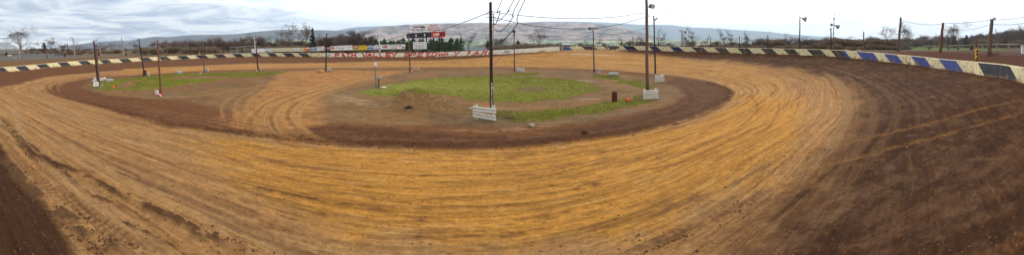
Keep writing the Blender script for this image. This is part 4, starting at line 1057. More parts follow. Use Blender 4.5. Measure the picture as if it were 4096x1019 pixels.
# four heavy wrapped cables looping off the centre pole up to a pole behind the stand
BK = Vector((4.0, -5.0, 11.5))
mb = MB(); mb.tube([(BK.x, BK.y, hz(BK.x, BK.y) - .3), BK + Vector((0, 0, .3))], [.17, .13], 10)
e_ = thing('utility_pole', 'wooden pole behind the stand that carries the heavy looping cables', 'pole', (BK.x, BK.y, hz(BK.x, BK.y)))
mb.link('shaft', WOOD, e_, e_.location, smooth=True)
b_, t_ = PX['i']
def cable(label, dz0, low, px_top, dtop, m, nb):
    # drops down the pole, swings out in a loop, rises towards the stand
    p0 = t_ + Vector((.16, -.12, dz0)); p1 = t_ + Vector((.20, -.2, low + .35)); top = at(px_top, -6, dtop)
    lowp = at(px_top * .25 + 1972 * .75, 0, 18.4); lowp.z = t_.z + low
    P = [p0, p0.lerp(p1, .5) + Vector((.04, 0, 0)), p1, lowp, ]
    mid = at(px_top * .72 + 1972 * .28, 0, 16.6); mid.z = lowp.z + (top.z - lowp.z) * .42 + .1
    P += [mid, top, BK]
    # Catmull-Rom through the points
    Q = []
    for i in range(len(P) - 1):
        a = P[max(i - 1, 0)]; b = P[i]; c = P[i + 1]; d = P[min(i + 2, len(P) - 1)]
        for k in range(14):
            t = k / 14; Q.append(.5 * ((2 * b) + (c - a) * t + (2 * a - 5 * b + 4 * c - d) * t * t + (3 * b - 3 * c + d - a) * t ** 3) + Vector((random.uniform(-1, 1), random.uniform(-1, 1), random.uniform(-1, 1))) * .018)
    Q.append(P[-1])
    mb = MB(); mb.tube(Q, .020, 6, 0); n6 = 6 * (len(Q) - 1)
    for i in range(n6): mb.mi[i] = 1 if (i // 6) < 36 and (i // 18) % 2 == 0 else 0
    o = mb.link('looped_cable', [CABLE, CABLEW], None, p0, smooth=True); tag(o, label, 'cable', 'heavy cables looping off the centre pole')
cable('heavy cable, innermost loop beside the tall centre pole', -.7, -1.55, 2012, 15.5, CABLE, 0)
cable('heavy cable, second loop from the tall centre pole', -.8, -1.35, 2060, 14.5, CABLE, 0)
cable('heavy cable, third loop from the tall centre pole', -.9, -1.95, 2082, 14.0, CABLE, 0)
cable('heavy cable, outermost and lowest loop by the tall centre pole', -1.0, -2.5, 2104, 13.5, CABLE, 0)

# ------------------------------------------------------------------ guards, cones, tyres, barrel, litter
def guard(label, px, py, ang, L, rails, m=WHITE, tilt=0.0, d=None, name='crash_guard', hgt=.78, posts=True):
    x, y = hit(px, py); z = hz(x, y)
    e = thing(name, label, 'guardrail', (x, y, z), 'crash guards at the feet of the poles')
    c, s_ = math.cos(ang), math.sin(ang); t = Vector((c, s_, 0)); n = Vector((-s_, c, 0)); o = Vector((x, y, z))
    if posts:
        for sg in (-1, 1):
            mb = MB(); mb.box(o + t * sg * (L / 2 - .18) + n * .12 + Vector((0, 0, (hgt + .14) / 2 - .05)), (.16, .1, hgt + .22), ang)
            mb.link('post', WHITEG, e, e.location)
    step = hgt / rails
    for k in range(rails):
        zc = .05 + step * (k + .5); hh = step * .42
        prof = [(-.02, -hh), (-.075, -hh * .75), (-.075, -hh * .45), (.0, -hh * .12), (.0, hh * .12), (-.075, hh * .45), (-.075, hh * .75), (-.02, hh)]
        tk = tilt * (1 if k % 2 == 0 else .5)
        mb = MB(); ns = 6
        for q in range(ns):
            for (a, b) in zip(prof[:-1], prof[1:]):
                P = []
                for (u, pr) in ((q / ns, a), (q / ns, b), ((q + 1) / ns, b), ((q + 1) / ns, a)):
                    l = (u - .5) * L; wob = .02 * math.sin(u * 5 + k * 2)
                    P.append(o + t * l + n * (pr[0] + wob) + Vector((0, 0, zc + pr[1] + tk * l)))
                mb.poly(P); mb.poly([p + n * .012 for p in P][::-1])
        mb.link('rail', m, e, e.location)
    return e
guard('white two-rail crash guard at the foot of the tall centre pole', 1938, 482, -.16, 1.45, 2, tilt=-.11)
guard('white two-rail crash guard facing the camera under the tall grey pole', 2603, 400, .0, 1.35, 2)
guard('tilted white three-rail crash guard beneath the slim blue-black pole', 2638, 330, .1, 1.25, 3, tilt=.06, hgt=.8)
guard('white crash guard with three rails at the block-topped pole', 2082, 288, -.12, 1.3, 3, tilt=-.1, hgt=.55)
guard('small bent crash guard next to the pole before the wall gap', 2390, 293, -1.1, 1.0, 2, TYREW, tilt=-.2, hgt=.55)
guard('pale sagging crash guard right of the scoreboard pole', 1664, 284, -.2, 1.0, 1, mat('beige_paint', (196, 180, 140), .7, .1, 4), tilt=-.1, hgt=.42)
guard('little crash guard right of the pole before the sponsor signs', 1316, 288, .4, .6, 1, TYREW, hgt=.5)
guard('small grey-white crash guard beside the pole with two floodlights', 827, 289, .3, .55, 1, TYREW, hgt=.45)
guard('white crash guard behind the dark pole with the rusty sleeve', 588, 303, .15, .95, 1, hgt=.36)
guard('white crash guard left of the crossed infield poles, rear one', 400, 326, 1.25, 1.4, 1, hgt=.42)
guard('broken white crash guard at the foot of the leaning pole by the cone', 384, 350, 1.5, .6, 1, hgt=.5)
def upright(label, px, py, w, h, m=WHITE):
    x, y = hit(px, py); z = hz(x, y)
    mb = MB()
    a = math.atan2(-y, -x) + PI / 2
    mb.box((x, y, z + h / 2 - .02), (w, .05, h), a, M=Matrix.Rotation(a, 3, 'Z') @ Matrix.Rotation(.12, 3, 'X')); mb.box((x, y + .12, z + h * .48), (w * .7, .06, h * .8), a)
    o = mb.link('bent_panel', m, None, (x, y, z)); tag(o, label, 'panel', 'bent panels and boards at pole feet')
upright('upright white bent panel at the foot of the red-brown pole', 628, 384, .22, .55)
upright('upright cream panel leaning by the red-brown pole', 621, 382, .08, .5, CREAM)
upright('upright white panel left of the crossed infield poles', 377, 327, .14, .5)
upright('upright pale panel right of the dark leaning pole before the white boards', 1043, 285, .2, .5, TYREW)
def bucket():
    x, y = hit(638, 378); z = hz(x, y); mb = MB(); mb.lathe((x, y, z), [(.12, 0), (.15, .42), (.14, .42), (.11, .05), (0, .05)], 14)
    tag(mb.link('bucket', RUBBER, None, (x, y, z)), 'black bucket between the white panel and the red-brown pole', 'bucket')
bucket()
def cone(label, px, py, h=.7, fallen=None, base=True, band=False):
    x, y = hit(px, py); z = hz(x, y)
    e = thing('traffic_cone', label, 'traffic cone', (x, y, z), 'orange traffic cones')
    M = None; o = Vector((x, y, z + .02))
    if fallen is not None:
        M = Matrix.Rotation(fallen, 3, 'Z') @ Matrix.Rotation(PI / 2 - .2, 3, 'Y'); o = Vector((x, y, z + h * .24))
    mb = MB(); mb.lathe(o, [(h * .24, 0), (h * .05, h), (h * .03, h), (.0, h)], 16, M); b = mb.link('cone_body', ORANGE, e, e.location, smooth=True)
    if band:
        mb = MB(); mb.lathe(o, [(h * .24 - .19 * h * .25 + .008, h * .25), (h * .24 - .19 * h * .55 + .008, h * .55)], 16, M); mb.link('reflective_band', WHITE, e, e.location, smooth=True)
    if base:
        mb = MB(); q = MB(); mb.box(o if M is None else o, (h * .52, h * .52, .04), M=M); mb.link('cone_base', ORANGE, e, e.location)
cone('upright orange cone beside the leaning pole at the left grass', 453, 355, .45)
cone('orange cone leaning on the rear crash guard behind the crossed poles', 387, 322, .5, band=False)
cone('orange and white cone behind the guard of the tall centre pole', 1942, 452, .62, band=True)
cone('orange cone lying on its side near the rusty barrel', 2504, 408, .55, fallen=.15, base=False)
cone('small orange cone lying by the pole before the sponsor signs', 1306, 288, .42, fallen=2.9)
cone('little white-banded cone by the leaning pole before the white boards', 1027, 287, .4, band=True)
def tyre(label, px, py, R, w, m, lug=True, name='tyre', flat=True, stack=1):
    x, y = hit(px, py); z = hz(x, y); 
    e = thing(name, label, 'tyre', (x, y, z))
    M = Matrix.Identity(3) if flat else Matrix.Rotation(PI / 2, 3, 'X')
    c = Vector((x, y, z + (w / 2 if flat else R)))
    mb = MB(); prof = []
    for k in range(15):
        a = -PI * .86 + 2 * PI * .86 * k / 14
        prof.append((R * .76 + R * .22 * math.cos(a), w / 2 * math.sin(a)))
    mb.lathe(c, prof, 30, M); b = mb.link('tyre_wall', m, e, e.location, smooth=True)
    if lug:
        mb = MB(); nl = 20
        for k in range(nl):
            a = 2 * PI * k / nl
            for sg in (-1, 1):
                mb.box(c + M @ Vector((R * .97 * math.cos(a + sg * .06), R * .97 * math.sin(a + sg * .06), sg * w * .2)), (R * .12, R * .13, w * .38), M=M @ Matrix.Rotation(a, 3, 'Z') @ Matrix.Rotation(sg * .45, 3, 'X'))
        mb.link('tread_lugs', m, e, e.location)
    return e
tyre('large white-painted tractor tyre lying flat at the far edge of the infield', 2453, 303, .72, .42, TYREW, name='tractor_tyre')
tyre('grey weathered tyre lying flat on the left grass island', 715, 296, .42, .42, TYREW)
tyre('pale worn tyre standing right of the rear crash guard', 430, 326, .36, .3, TYREW)
tyre('grey tyre lying right of the pale worn one', 441, 325, .34, .28, TYREW)
def barrel(label, px, py, h, r, m, name='barrel', band=None):
    x, y = hit(px, py); z = hz(x, y)
    e = thing(name, label, 'barrel', (x, y, z))
    mb = MB(); mb.lathe((x, y, z), [(0, .01), (r, .01), (r, h * .32), (r * 1.04, h * .34), (r, h * .36), (r, h * .64), (r * 1.04, h * .66), (r, h * .68), (r, h), (r * .94, h), (r * .92, h - .06)], 24); mb.link('drum', m, e, e.location, smooth=False)
    mb = MB(); mb.lathe((x, y, z), [(r * .92, h - .3), (0, h - .3)], 24); mb.link('drum_inside', BLACK, e, e.location)
    if band:
        mb = MB(); mb.lathe((x, y, z), [(r + .006, h * .7), (r + .006, h * .9)], 24); mb.link('white_band', WHITE, e, e.location)
barrel('rusty brown oil drum standing on the infield path', 2458, 407, .76, .225, RUST)
def barrel_at(label, P, h, r, m, band=True):
    e = thing('safety_barrel', label, 'barrel', P)
    mb = MB(); mb.lathe(P, [(0, 0), (r, 0), (r * .9, h * .5), (r * .85, h), (0, h)], 18); mb.link('drum', m, e, e.location)
    mb = MB(); mb.lathe(P, [(r * .86 + .01, h * .62), (r * .86 + .01, h * .98)], 18); mb.link('white_band', WHITE, e, e.location)
x_, y_ = at(2434, 0, 88.5).xy; barrel_at('orange and white barrel at the right end of the wall behind the gap', (x_, y_, CZ - 88.5 * (199.6 - YH) / F), .62, .24, mat('salmon_plastic', (220, 140, 104), .6, .1, 4))
x_, y_ = at(2428, 0, 87).xy
mb = MB(); P_ = Vector((x_, y_, CZ - 87 * (199 - YH) / F)); mb.tube([P_ + Vector((0, 0, -.2)), P_ + Vector((0, 0, 1.0)), P_ + Vector((0, 0, 1.15))], [.28, .25, .1], 10); tag(mb.link('end_post', mat('sand_post', (158, 140, 112), .9, .1, 4), None, P_), 'thick sand-coloured end post left of the orange barrel', 'post')
def litter():
    # stand post with a flat top, paper, plastic, stones
    x, y = hit(1515, 348); z = hz(x, y); e = thing('stand', 'low wooden stand with a flat top right of the notice post', 'stand', (x, y, z))
    mb = MB(); mb.tube([(x, y, z - .1), (x, y, z + .95)], .08, 8); mb.link('leg', WOODR, e, e.location); mb = MB(); mb.box((x + .08, y, z + 1.0), (.62, .36, .05), .1); mb.box((x - .04, y - .05, z + .9), (.36, .3, .14), .1); mb.link('top', PLANK, e, e.location)
    def sheet(name, label, px, py, w, d_, m, cat, hgt=.12):
        x, y = hit(px, py); z = hz(x, y); mb = MB(); n = 7
        V = [[(x + (i / n - .5) * w, y + (j / n - .5) * d_, z + .03 + hgt * random.random() * math.sin(PI * i / n) * math.sin(PI * j / n) ) for j in range(n + 1)] for i in range(n + 1)]
        for i in range(n):
            for j in range(n): mb.poly([V[i][j], V[i + 1][j], V[i + 1][j + 1], V[i][j + 1]])
        tag(mb.link(name, m, None, (x, y, z)), label, cat)
    sheet('paper', 'crumpled white sheet lying on the edge of the grass by the stand', 1532, 350, .75, .5, WHITE, 'paper')
    sheet('plastic_sheet', 'dark plastic sheet lying in front of the soil heap', 1636, 431, .6, .35, RUBBER, 'plastic sheet', .16)
    sheet('plastic_sheet', 'dark flat strip lying at the grass edge right of the white guard', 2030, 474, .75, .3, RUBBER, 'plastic sheet', .06)
    sheet('paper', 'small white scrap on the left grass island', 803, 293, .3, .3, WHITE, 'paper')
    def stone(label, px, py, s_, m=ROCK):
        x, y = hit(px, py); z = hz(x, y); mb = MB(); prof = []
        for k in range(7):
            a = -PI / 2 + PI * k / 6; prof.append((s_ * math.cos(a) * (1 + .2 * random.random()), s_ * .7 * math.sin(a)))
        mb.lathe((x, y, z + s_ * .35), prof, 9)
        mb.v = [(vx + random.uniform(-1, 1) * s_ * .12, vy + random.uniform(-1, 1) * s_ * .12, vz) for vx, vy, vz in mb.v]
        tag(mb.link('stone', m, None, (x, y, z)), label, 'stone')
    stone('pale stone on the dark lane below the lower grass strip', 2127, 505, .16)
    stone('pale stone left of the white centre guard', 1882, 437, .13)
    stone('large tan stone by the pole before the sponsor signs', 1284, 291, .45, mat('tan_stone', (176, 134, 84), .9, .2, 4))
    stone('dark clod of earth standing on the inner lane edge', 2338, 532, .17, mat('earth_clod', (86, 56, 36), .95, .2, 4))
    stone('small grey stone beside the lower orange wheel track', 3628, 592, .045, mat('grey_brown_stone', (128, 112, 96), .9, .2, 4))
    stone('flat brown clod on the dry track at the lower left', 585, 875, .10, mat('earth_clod2', (150, 110, 74), .95, .2, 4))
    x, y = hit(1292, 292); 
    # heap pieces of red white litter
    def scrap(label, px, py, m):
        x, y = hit(px, py); z = hz(x, y); mb = MB()
        for _ in range(7):
            R_ = Matrix.Rotation(random.random() * 3, 3, 'Z') @ Matrix.Rotation(random.random() * 2, 3, 'X')
            mb.box((x + random.uniform(-.25, .25), y + random.uniform(-.2, .2), z + random.uniform(.05, .3)), (random.uniform(.1, .3), random.uniform(.05, .2), .03), M=R_, mi=random.randrange(2))
        tag(mb.link('scrap_pile', m, None, (x, y, z)), label, 'scrap')
    scrap('red and white scraps at the foot of the red-brown pole', 638, 388, [RED, WHITE])
    scrap('grey and white scraps between the leaning pole and the cone', 405, 352, [TYREW, GREY])
    scrap('red and cream scraps by the rear crash guard', 410, 326, [RED, CREAM])
    scrap('white and blue scraps left of the rear crash guard', 372, 330, [WHITE, BLUE])
    scrap('red and white scraps on the earth heap at the scoreboard pole', 1650, 291, [RED, WHITE])
    scrap('cream scraps beside the pole before the wall gap', 2386, 297, [WHITE, RED])
litter()

# ------------------------------------------------------------------ traffic lights
def signal(label, P, sc=1.0, aim=(-.6, -.8), post=None, withpost=True):
    """P = middle of the housing"""
    P = Vector(P); a = Vector((aim[0], aim[1], 0)).normalized(); s_ = Vector((a.y, -a.x, 0)); M = Matrix((s_, -a, Vector((0, 0, 1)))).transposed()
    gz = hz(P.x, P.y); e = thing('traffic_light', label, 'traffic light', (P.x, P.y, gz), 'old yellow traffic lights')
    mb = MB()
    for k in (-1, 0, 1): mb.box(P + Vector((0, 0, k * .30 * sc)), (.30 * sc, .2 * sc, .285 * sc), M=M)
    mb.link('housing', YELL, e, e.location)
    for k in (-1, 0, 1):
        c = P + Vector((0, 0, k * .30 * sc)) + a * .10 * sc; mb = MB(); n = 12
        ring0 = [c + s_ * (.125 * sc * math.cos(math.radians(-20 + 220 * i / n))) + Vector((0, 0, .125 * sc * math.sin(math.radians(-20 + 220 * i / n)))) for i in range(n + 1)]
        for i in range(n):
            p, q = ring0[i], ring0[i + 1]
            mb.poly([p, q, q + a * .24 * sc - Vector((0, 0, .04)), p + a * .24 * sc - Vector((0, 0, .04))]); mb.poly([p * 1.0 + Vector((0, 0, -.006)), p + a * .235 * sc - Vector((0, 0, .046)), q + a * .235 * sc - Vector((0, 0, .046)), q + Vector((0, 0, -.006))])
        mb.link('visor', YELL, e, e.location)
        mb = MB(); u = a.orthogonal().normalized(); w = a.cross(u); mb.lathe(c + a * .004, [(0, .012), (.07 * sc, .008), (.11 * sc, 0)], 16, Matrix((u, w, a)).transposed()); mb.link('lens', BLACK, e, e.location)
    if withpost:
        mb = MB(); q = P - a * .2; mb.box((q.x, q.y, (gz + P.z + .95) / 2), (.17, .1, P.z + .95 - gz + .2), M=M); mb.link('post', WOODR, e, e.location)
signal('old yellow traffic light on a brown post behind the blue striped wall', at(3907, 216, 26.5), .95, (-.95, -.35))
signal('small yellow traffic light above the striped wall far left', at(797, 217, 83), 1.0, (.6, -.8))
signal('rusty yellow signal at the right end of the plain cream wall', at(2241, 189, 67.3), .9, (0, -1))
wire('cable from the traffic light post to the right edge', at(3910, 168, 27), at(4180, 128, 22), .7, .02)

# ------------------------------------------------------------------ text helper
FONTC = {}
def text_part(s_, parent, P, size, m, xdir, width=None, up=Vector((0, 0, 1)), bold=0.0, name='lettering', shear=0.0):
    cu = bpy.data.curves.new('txt', 'FONT'); cu.body = s_; cu.size = 1.0; cu.align_x = 'CENTER'; cu.align_y = 'CENTER'; cu.offset = bold; cu.resolution_u = 2; cu.shear = shear; cu.extrude = .004
    to = bpy.data.objects.new('txt', cu); col.objects.link(to)
    dg = bpy.context.evaluated_depsgraph_get(); me = bpy.data.meshes.new_from_object(to.evaluated_get(dg)); bpy.data.objects.remove(to)
    n = len(me.vertices); c = np.zeros(n * 3, np.float32); me.vertices.foreach_get('co', c); c = c.reshape(-1, 3)
    if n == 0: return
    w0 = c[:, 0].max() - c[:, 0].min(); h0 = c[:, 1].max() - c[:, 1].min()
    sy = size / max(h0, 1e-3); sx = (width / w0) if width else sy
    x = (c[:, 0] - (c[:, 0].max() + c[:, 0].min()) / 2) * sx; y = (c[:, 1] - (c[:, 1].max() + c[:, 1].min()) / 2) * sy
    nrm = xdir.cross(up)
    o3 = np.array(P)[None] + x[:, None] * np.array(xdir)[None] + y[:, None] * np.array(up)[None] + c[:, 2:3] * np.array(nrm)[None]
    o3 = o3 - np.array(parent.location)[None]
    me.vertices.foreach_set('co', o3.astype(np.float32).ravel()); me.materials.clear(); me.materials.append(m); me.update()
    o = bpy.data.objects.new(name, me); o.parent = parent; col.objects.link(o)
    return o
def col_(n, r, g, b): return mat(n, (r, g, b), .6, .05, 4)
def board(label, x0, x1, yt0, yb0, yt1, yb1, d0, d1, m, name='sponsor_sign', cat='sign', group='sponsor signs in a row behind the lettered wall', posts=0, thick=.05):
    """flat board between two photo columns; returns (obj, frame) for lettering"""
    A0, A1 = at(x0, yb0, d0), at(x0, yt0, d0); B0, B1 = at(x1, yb1, d1), at(x1, yt1, d1)
    xd = (B0 - A0); xd.z = 0; xd.normalize(); n = xd.cross(Vector((0, 0, 1)))
    c = (A0 + B1) / 2; gz = hz(c.x, c.y); e = thing(name, label, cat, (c.x, c.y, gz), group)
    mb = MB(); f = [A0, B0, B1, A1]; bk = [p - n * thick for p in f]
    mb.poly(f); mb.poly(bk[::-1])
    for i in range(4): mb.poly([f[i], bk[i], bk[(i + 1) % 4], f[(i + 1) % 4]])
    mb.link('panel', m, e, e.location)
    for k in range(posts):
        t = (k + .5) / posts; p = A0.lerp(B0, t) - n * .12; q = A1.lerp(B1, t) - n * .12
        mb = MB(); mb.tube([(p.x, p.y, hz(p.x, p.y) - .2), (q.x, q.y, q.z - .05)], .06, 6); mb.link('post', WOODR, e, e.location)
    def fr(u, v, off=.006):
        p = A0.lerp(B0, u); q = A1.lerp(B1, u); return p.lerp(q, v) + n * off
    return e, fr, xd, (B0 - A0).length, (A1 - A0).length
def patch(e, fr, u0, u1, v0, v1, m, off=.004, name='colour_panel'):
    mb = MB(); mb.poly([fr(u0, v0, off), fr(u1, v0, off), fr(u1, v1, off), fr(u0, v1, off)]); return mb.link(name, m, e, e.location)
def oval(e, fr, cu, cv, ru, rv, m, off=.008, name='emblem', a0=0, a1=360):
    mb = MB(); n = 22; mb.poly([fr(cu + ru * math.cos(math.radians(a0 + (a1 - a0) * i / n)), cv + rv * math.sin(math.radians(a0 + (a1 - a0) * i / n)), off) for i in range(n)]); return mb.link(name, m, e, e.location)
def arcband(e, fr, cu, cv, ru, rv, th, m, off=.008, a0=20, a1=160):
    mb = MB(); n = 14
    for i in range(n):
        P = []
        for a, k in ((a0 + (a1 - a0) * i / n, 1), (a0 + (a1 - a0) * (i + 1) / n, 1), (a0 + (a1 - a0) * (i + 1) / n, 1 - th), (a0 + (a1 - a0) * i / n, 1 - th)):
            P.append(fr(cu + ru * k * math.cos(math.radians(a)), cv + rv * k * math.sin(math.radians(a)), off))
        mb.poly(P)
    return mb.link('arched_band', m, e, e.location)
def signs():
    DRED = col_('sign_red', 176, 40, 44); DK = col_('sign_dark', 36, 34, 44); SB = col_('sign_blue', 40, 90, 168); SN = col_('sign_navy', 32, 36, 120); SY = col_('sign_yellow', 236, 208, 30)
    SO = col_('sign_orange', 232, 120, 36); SG = col_('sign_green', 40, 120, 70); SR = col_('sign_vermilion', 214, 88, 60); SP = col_('sign_pink', 204, 176, 186); SGR = col_('sign_grey', 120, 124, 126); SL = col_('sign_light_blue', 176, 198, 216)
    D0 = 78
    g2 = 'white and cream boards behind the striped wall'
    e, fr, xd, w, h = board('white board with a seam, leftmost of the boards behind the wall', 1006.5, 1058, 195.5, 210.5, 194, 209, 84, 82, SIGNW, 'board', 'board', g2, 2)
    patch(e, fr, .27, .275, 0, 1, GREY, name='seam')
    e, fr, xd, w, h = board('pale blue-white board with a small black mark at its foot', 1058.6, 1085, 194, 209, 192.5, 208, 82, 81, col_('sign_pale_blue', 206, 218, 222), 'board', 'board', g2, 1)
    text_part('SPONSOR', e, fr(.45, .15), .3, DK, xd, w * .5, bold=.01)
    e, fr, xd, w, h = board('long plain cream board left of the row of sponsor signs', 1085.3, 1218, 192.5, 207.5, 190.5, 206, 81, 79, mat('cream_board', (206, 196, 166), .7, .1, 1.2), 'board', 'board', g2, 4)
    s0 = board('small white sign mounted on the cream board', 1176, 1195, 192.5, 201.5, 192, 201.5, 78.6, 78.6, SIGNW, group=None)
    e, fr, xd, w, h = s0; patch(e, fr, 0, 1, 0, .06, SGR); text_part('HONNEY', e, fr(.5, .7), h * .28, SB, xd, w * .8, bold=.02); text_part('SUPPLY', e, fr(.5, .32), h * .28, SB, xd, w * .8, bold=.02)
    e, fr, xd, w, h = board('red and orange racing sign, leftmost sponsor sign', 1218.8, 1242.8, 191, 206.5, 189.6, 205.4, D0, D0 - .3, SR, posts=1)
    arcband(e, fr, .5, .3, .46, .5, .35, SY); oval(e, fr, .5, .5, .3, .16, DRED, .012); patch(e, fr, .05, .6, .04, .2, SL, .012); patch(e, fr, .6, .98, .04, .3, SGR, .014); patch(e, fr, .2, .5, .06, .14, DK, .018, 'car_picture'); oval(e, fr, .5, .88, .45, .08, SIGNW, .012)
    e, fr, xd, w, h = board('sign with blue bands and grey lettering on white', 1243.4, 1268.4, 189.6, 204.6, 187.6, 203.2, D0 - .3, D0 - .6, SL, posts=1)
    patch(e, fr, 0, 1, .0, .06, SIGNW); patch(e, fr, .02, .98, .08, .34, SB); patch(e, fr, .02, .98, .42, .56, SB); text_part('AUTO PARTS', e, fr(.5, .78, .01), h * .26, SGR, xd, w * .9, bold=.03); text_part('SALES SERVICE', e, fr(.5, .21, .012), h * .14, SIGNW, xd, w * .8, bold=.02)
    e, fr, xd, w, h = board('white pizza restaurant sign with red and green lettering', 1269, 1297, 187, 203, 184.8, 202, D0 - .6, D0 - .9, SIGNW, posts=1)
    text_part('PIZZA', e, fr(.5, .83), h * .22, DRED, xd, w * .66, bold=.03); text_part('STAR III', e, fr(.5, .53), h * .26, DRED, xd, w * .92, bold=.03); text_part('RESTAURANT', e, fr(.5, .25), h * .15, SG, xd, w * .84, bold=.02); oval(e, fr, .09, .83, .03, .06, SG); oval(e, fr, .91, .83, .03, .06, SG); patch(e, fr, .1, .9, .05, .08, DRED)
    e, fr, xd, w, h = board('dark sign with a pink panel behind the infield pole', 1297.8, 1321, 187.2, 200.2, 186, 199.4, D0 - .9, D0 - 1.2, DK, posts=1)
    patch(e, fr, .1, .9, .25, .78, SP); text_part('RACING', e, fr(.5, .58, .01), h * .22, SN, xd, w * .7, bold=.02); patch(e, fr, .12, .88, .08, .14, SY)
    e, fr, xd, w, h = board('long white sign with an orange oval at its left end', 1322, 1409, 185, 201.6, 181.8, 200.0, D0 - 1.2, D0 - 2, SIGNW, posts=3)
    oval(e, fr, .10, .55, .088, .34, DK, .006); oval(e, fr, .10, .55, .082, .3, SO, .010); 
    for v, a, b in ((.8, .22, .3), (.66, .22, .3), (.46, .22, .32), (.8, .33, .62), (.3, .36, .6), (.62, .7, .94), (.45, .72, .93), (.25, .74, .9), (.12, .1, .3)): patch(e, fr, a, b, v - .018, v + .018, SGR, .006, 'text_line')
    text_part('Cr', e, fr(.36, .6), h * .3, DK, xd, bold=.02, shear=.2); patch(e, fr, .45, .63, .42, .5, DRED, .006, 'text_line'); text_part('717-349', e, fr(.51, .14), h * .14, SGR, xd, w * .2, bold=.02)
    e, fr, xd, w, h = board('red and yellow sign with a blue oval emblem', 1409.3, 1437, 181.8, 200, 181, 199.8, D0 - 2, D0 - 2.2, SR, posts=1)
    patch(e, fr, 0, 1, 0, .28, SY); oval(e, fr, .5, .5, .42, .36, SIGNW, .008); oval(e, fr, .5, .48, .4, .33, SN, .012); arcband(e, fr, .5, .45, .38, .42, .45, SY, .016); oval(e, fr, .5, .5, .26, .12, SL, .02)
    e, fr, xd, w, h = board('yellow sign with three lines of brown red lettering', 1437.3, 1467, 181, 199.8, 180.8, 200, D0 - 2.2, D0 - 2.4, SY, posts=1)
    br = col_('sign_brown', 160, 84, 50)
    text_part('CUSTOM', e, fr(.5, .82), h * .2, br, xd, w * .84, bold=.03); text_part('AUTO BODY', e, fr(.5, .5), h * .2, br, xd, w * .84, bold=.03); text_part('717-349', e, fr(.5, .18), h * .2, br, xd, w * .84, bold=.03)
    e, fr, xd, w, h = board('navy sign with a white arch', 1467.4, 1495, 181, 198.6, 180.2, 198.2, D0 - 2.4, D0 - 2.6, SN, posts=1)
    patch(e, fr, 0, 1, 0, .26, SL); arcband(e, fr, .5, .36, .48, .56, .26, SIGNW, .008, 5, 175); patch(e, fr, .26, .74, .42, .54, SIGNW, .01); text_part('717-349', e, fr(.5, .13, .01), h * .15, SN, xd, w * .7)
    e, fr, xd, w, h = board('white family restaurant sign with black lettering', 1495.3, 1525, 180.2, 198.2, 179.4, 198, D0 - 2.6, D0 - 2.8, SIGNW, posts=1)
    for v, s_, k in ((.85, 'Path Valley', .9), (.62, 'Family', .55), (.38, 'Restaurant', .85), (.13, '717-349-2900', .92)): text_part(s_, e, fr(.5, v), h * .19, DK, xd, w * k, bold=.02)
    e, fr, xd, w, h = board('white sign with a dark red winged shield', 1525.3, 1556, 179.4, 198, 178.6, 197.2, D0 - 2.8, D0 - 3, SIGNW, posts=1)
    mb = MB(); mb.poly([fr(u, v, .008) for u, v in ((.03, .6), (.3, .8), (.5, .93), (.7, .8), (.97, .6), (.8, .45), (.5, .3), (.2, .45))]); mb.link('shield', DRED, e, e.location); oval(e, fr, .5, .62, .3, .08, SP, .012); text_part('717-349-8700', e, fr(.5, .14), h * .17, DRED, xd, w * .9, bold=.02)
    e, fr, xd, w, h = board('white recycling sign with a red telephone number', 1556.3, 1590, 178.6, 197.2, 177.8, 196.6, D0 - 3, D0 - 3.2, SIGNW, posts=1)
    text_part('MJ RECYCLING', e, fr(.5, .83), h * .2, DK, xd, w * .92, bold=.03); patch(e, fr, .1, .9, .52, .6, SGR); text_part('717-349-7084', e, fr(.5, .3), h * .24, DRED, xd, w * .94, bold=.03); patch(e, fr, .05, .95, .07, .11, DK)
    e, fr, xd, w, h = board('white sign with an orange line and a motorcycle picture', 1590.3, 1620.5, 177.8, 196.6, 177, 196, D0 - 3.2, D0 - 3.4, SIGNW, posts=2)
    patch(e, fr, .04, .7, .56, .7, SO); text_part('AUTO', e, fr(.3, .83), h * .17, DK, xd, w * .45, bold=.03); patch(e, fr, .12, .5, .4, .43, SGR); patch(e, fr, .12, .5, .3, .33, SGR)
    oval(e, fr, .64, .2, .09, .14, SGR, .008, 'wheel'); oval(e, fr, .88, .25, .08, .12, DK, .008, 'wheel'); mb = MB(); mb.poly([fr(u, v, .012) for u, v in ((.62, .3), (.75, .5), (.9, .42), (.92, .3), (.78, .16))]); mb.link('motorcycle_picture', DK, e, e.location)
    # scoreboard
    e = thing('scoreboard', 'black and red lap scoreboard on three steel posts', 'scoreboard', (at(1700, 200, 80).x, at(1700, 200, 80).y, hz(*at(1700, 200, 80).xy)))
    def panel(name, x0, x1, t0, b0, t1, b1, m, d0=80.4, d1=79.6, th=.25):
        A0, A1 = at(x0, b0, d0), at(x0, t0, d0); B0, B1 = at(x1, b1, d1), at(x1, t1, d1); xd = B0 - A0; xd.z = 0; xd.normalize(); n = xd.cross(Vector((0, 0, 1)))
        mb = MB(); f = [A0, B0, B1, A1]; bk = [p - n * th for p in f]; mb.poly(f); mb.poly(bk[::-1])
        for i in range(4): mb.poly([f[i], bk[i], bk[(i + 1) % 4], f[(i + 1) % 4]])
        o = mb.link(name, m, e, e.location)
        def fr(u, v, off=.01): return A0.lerp(B0, u).lerp(A1.lerp(B1, u), v) + n * off
        return o, fr, xd, (B0 - A0).length, (A1 - A0).length
    BLK = col_('board_black', 42, 44, 54); VER = col_('board_red', 206, 66, 44); CELL = col_('lamp_cells', 62, 64, 74)
    o, fr, xd, w, h = panel('number_panel', 1627, 1725, 134.8, 153.5, 128.2, 149.8, BLK)
    o0 = thing
    def sub(par, *a, **k): return a
    for u in (.18, .26, .47, .57, .64, .8, .9, .97):
        mb = MB()
        for r_ in range(5):
            v = .16 + r_ * .15; mb.poly([fr(u - .025, v, .012), fr(u + .025, v, .012), fr(u + .025, v + .08, .012), fr(u - .025, v + .08, .012)])
        mb.link('digit_cells', CELL, e, e.location)
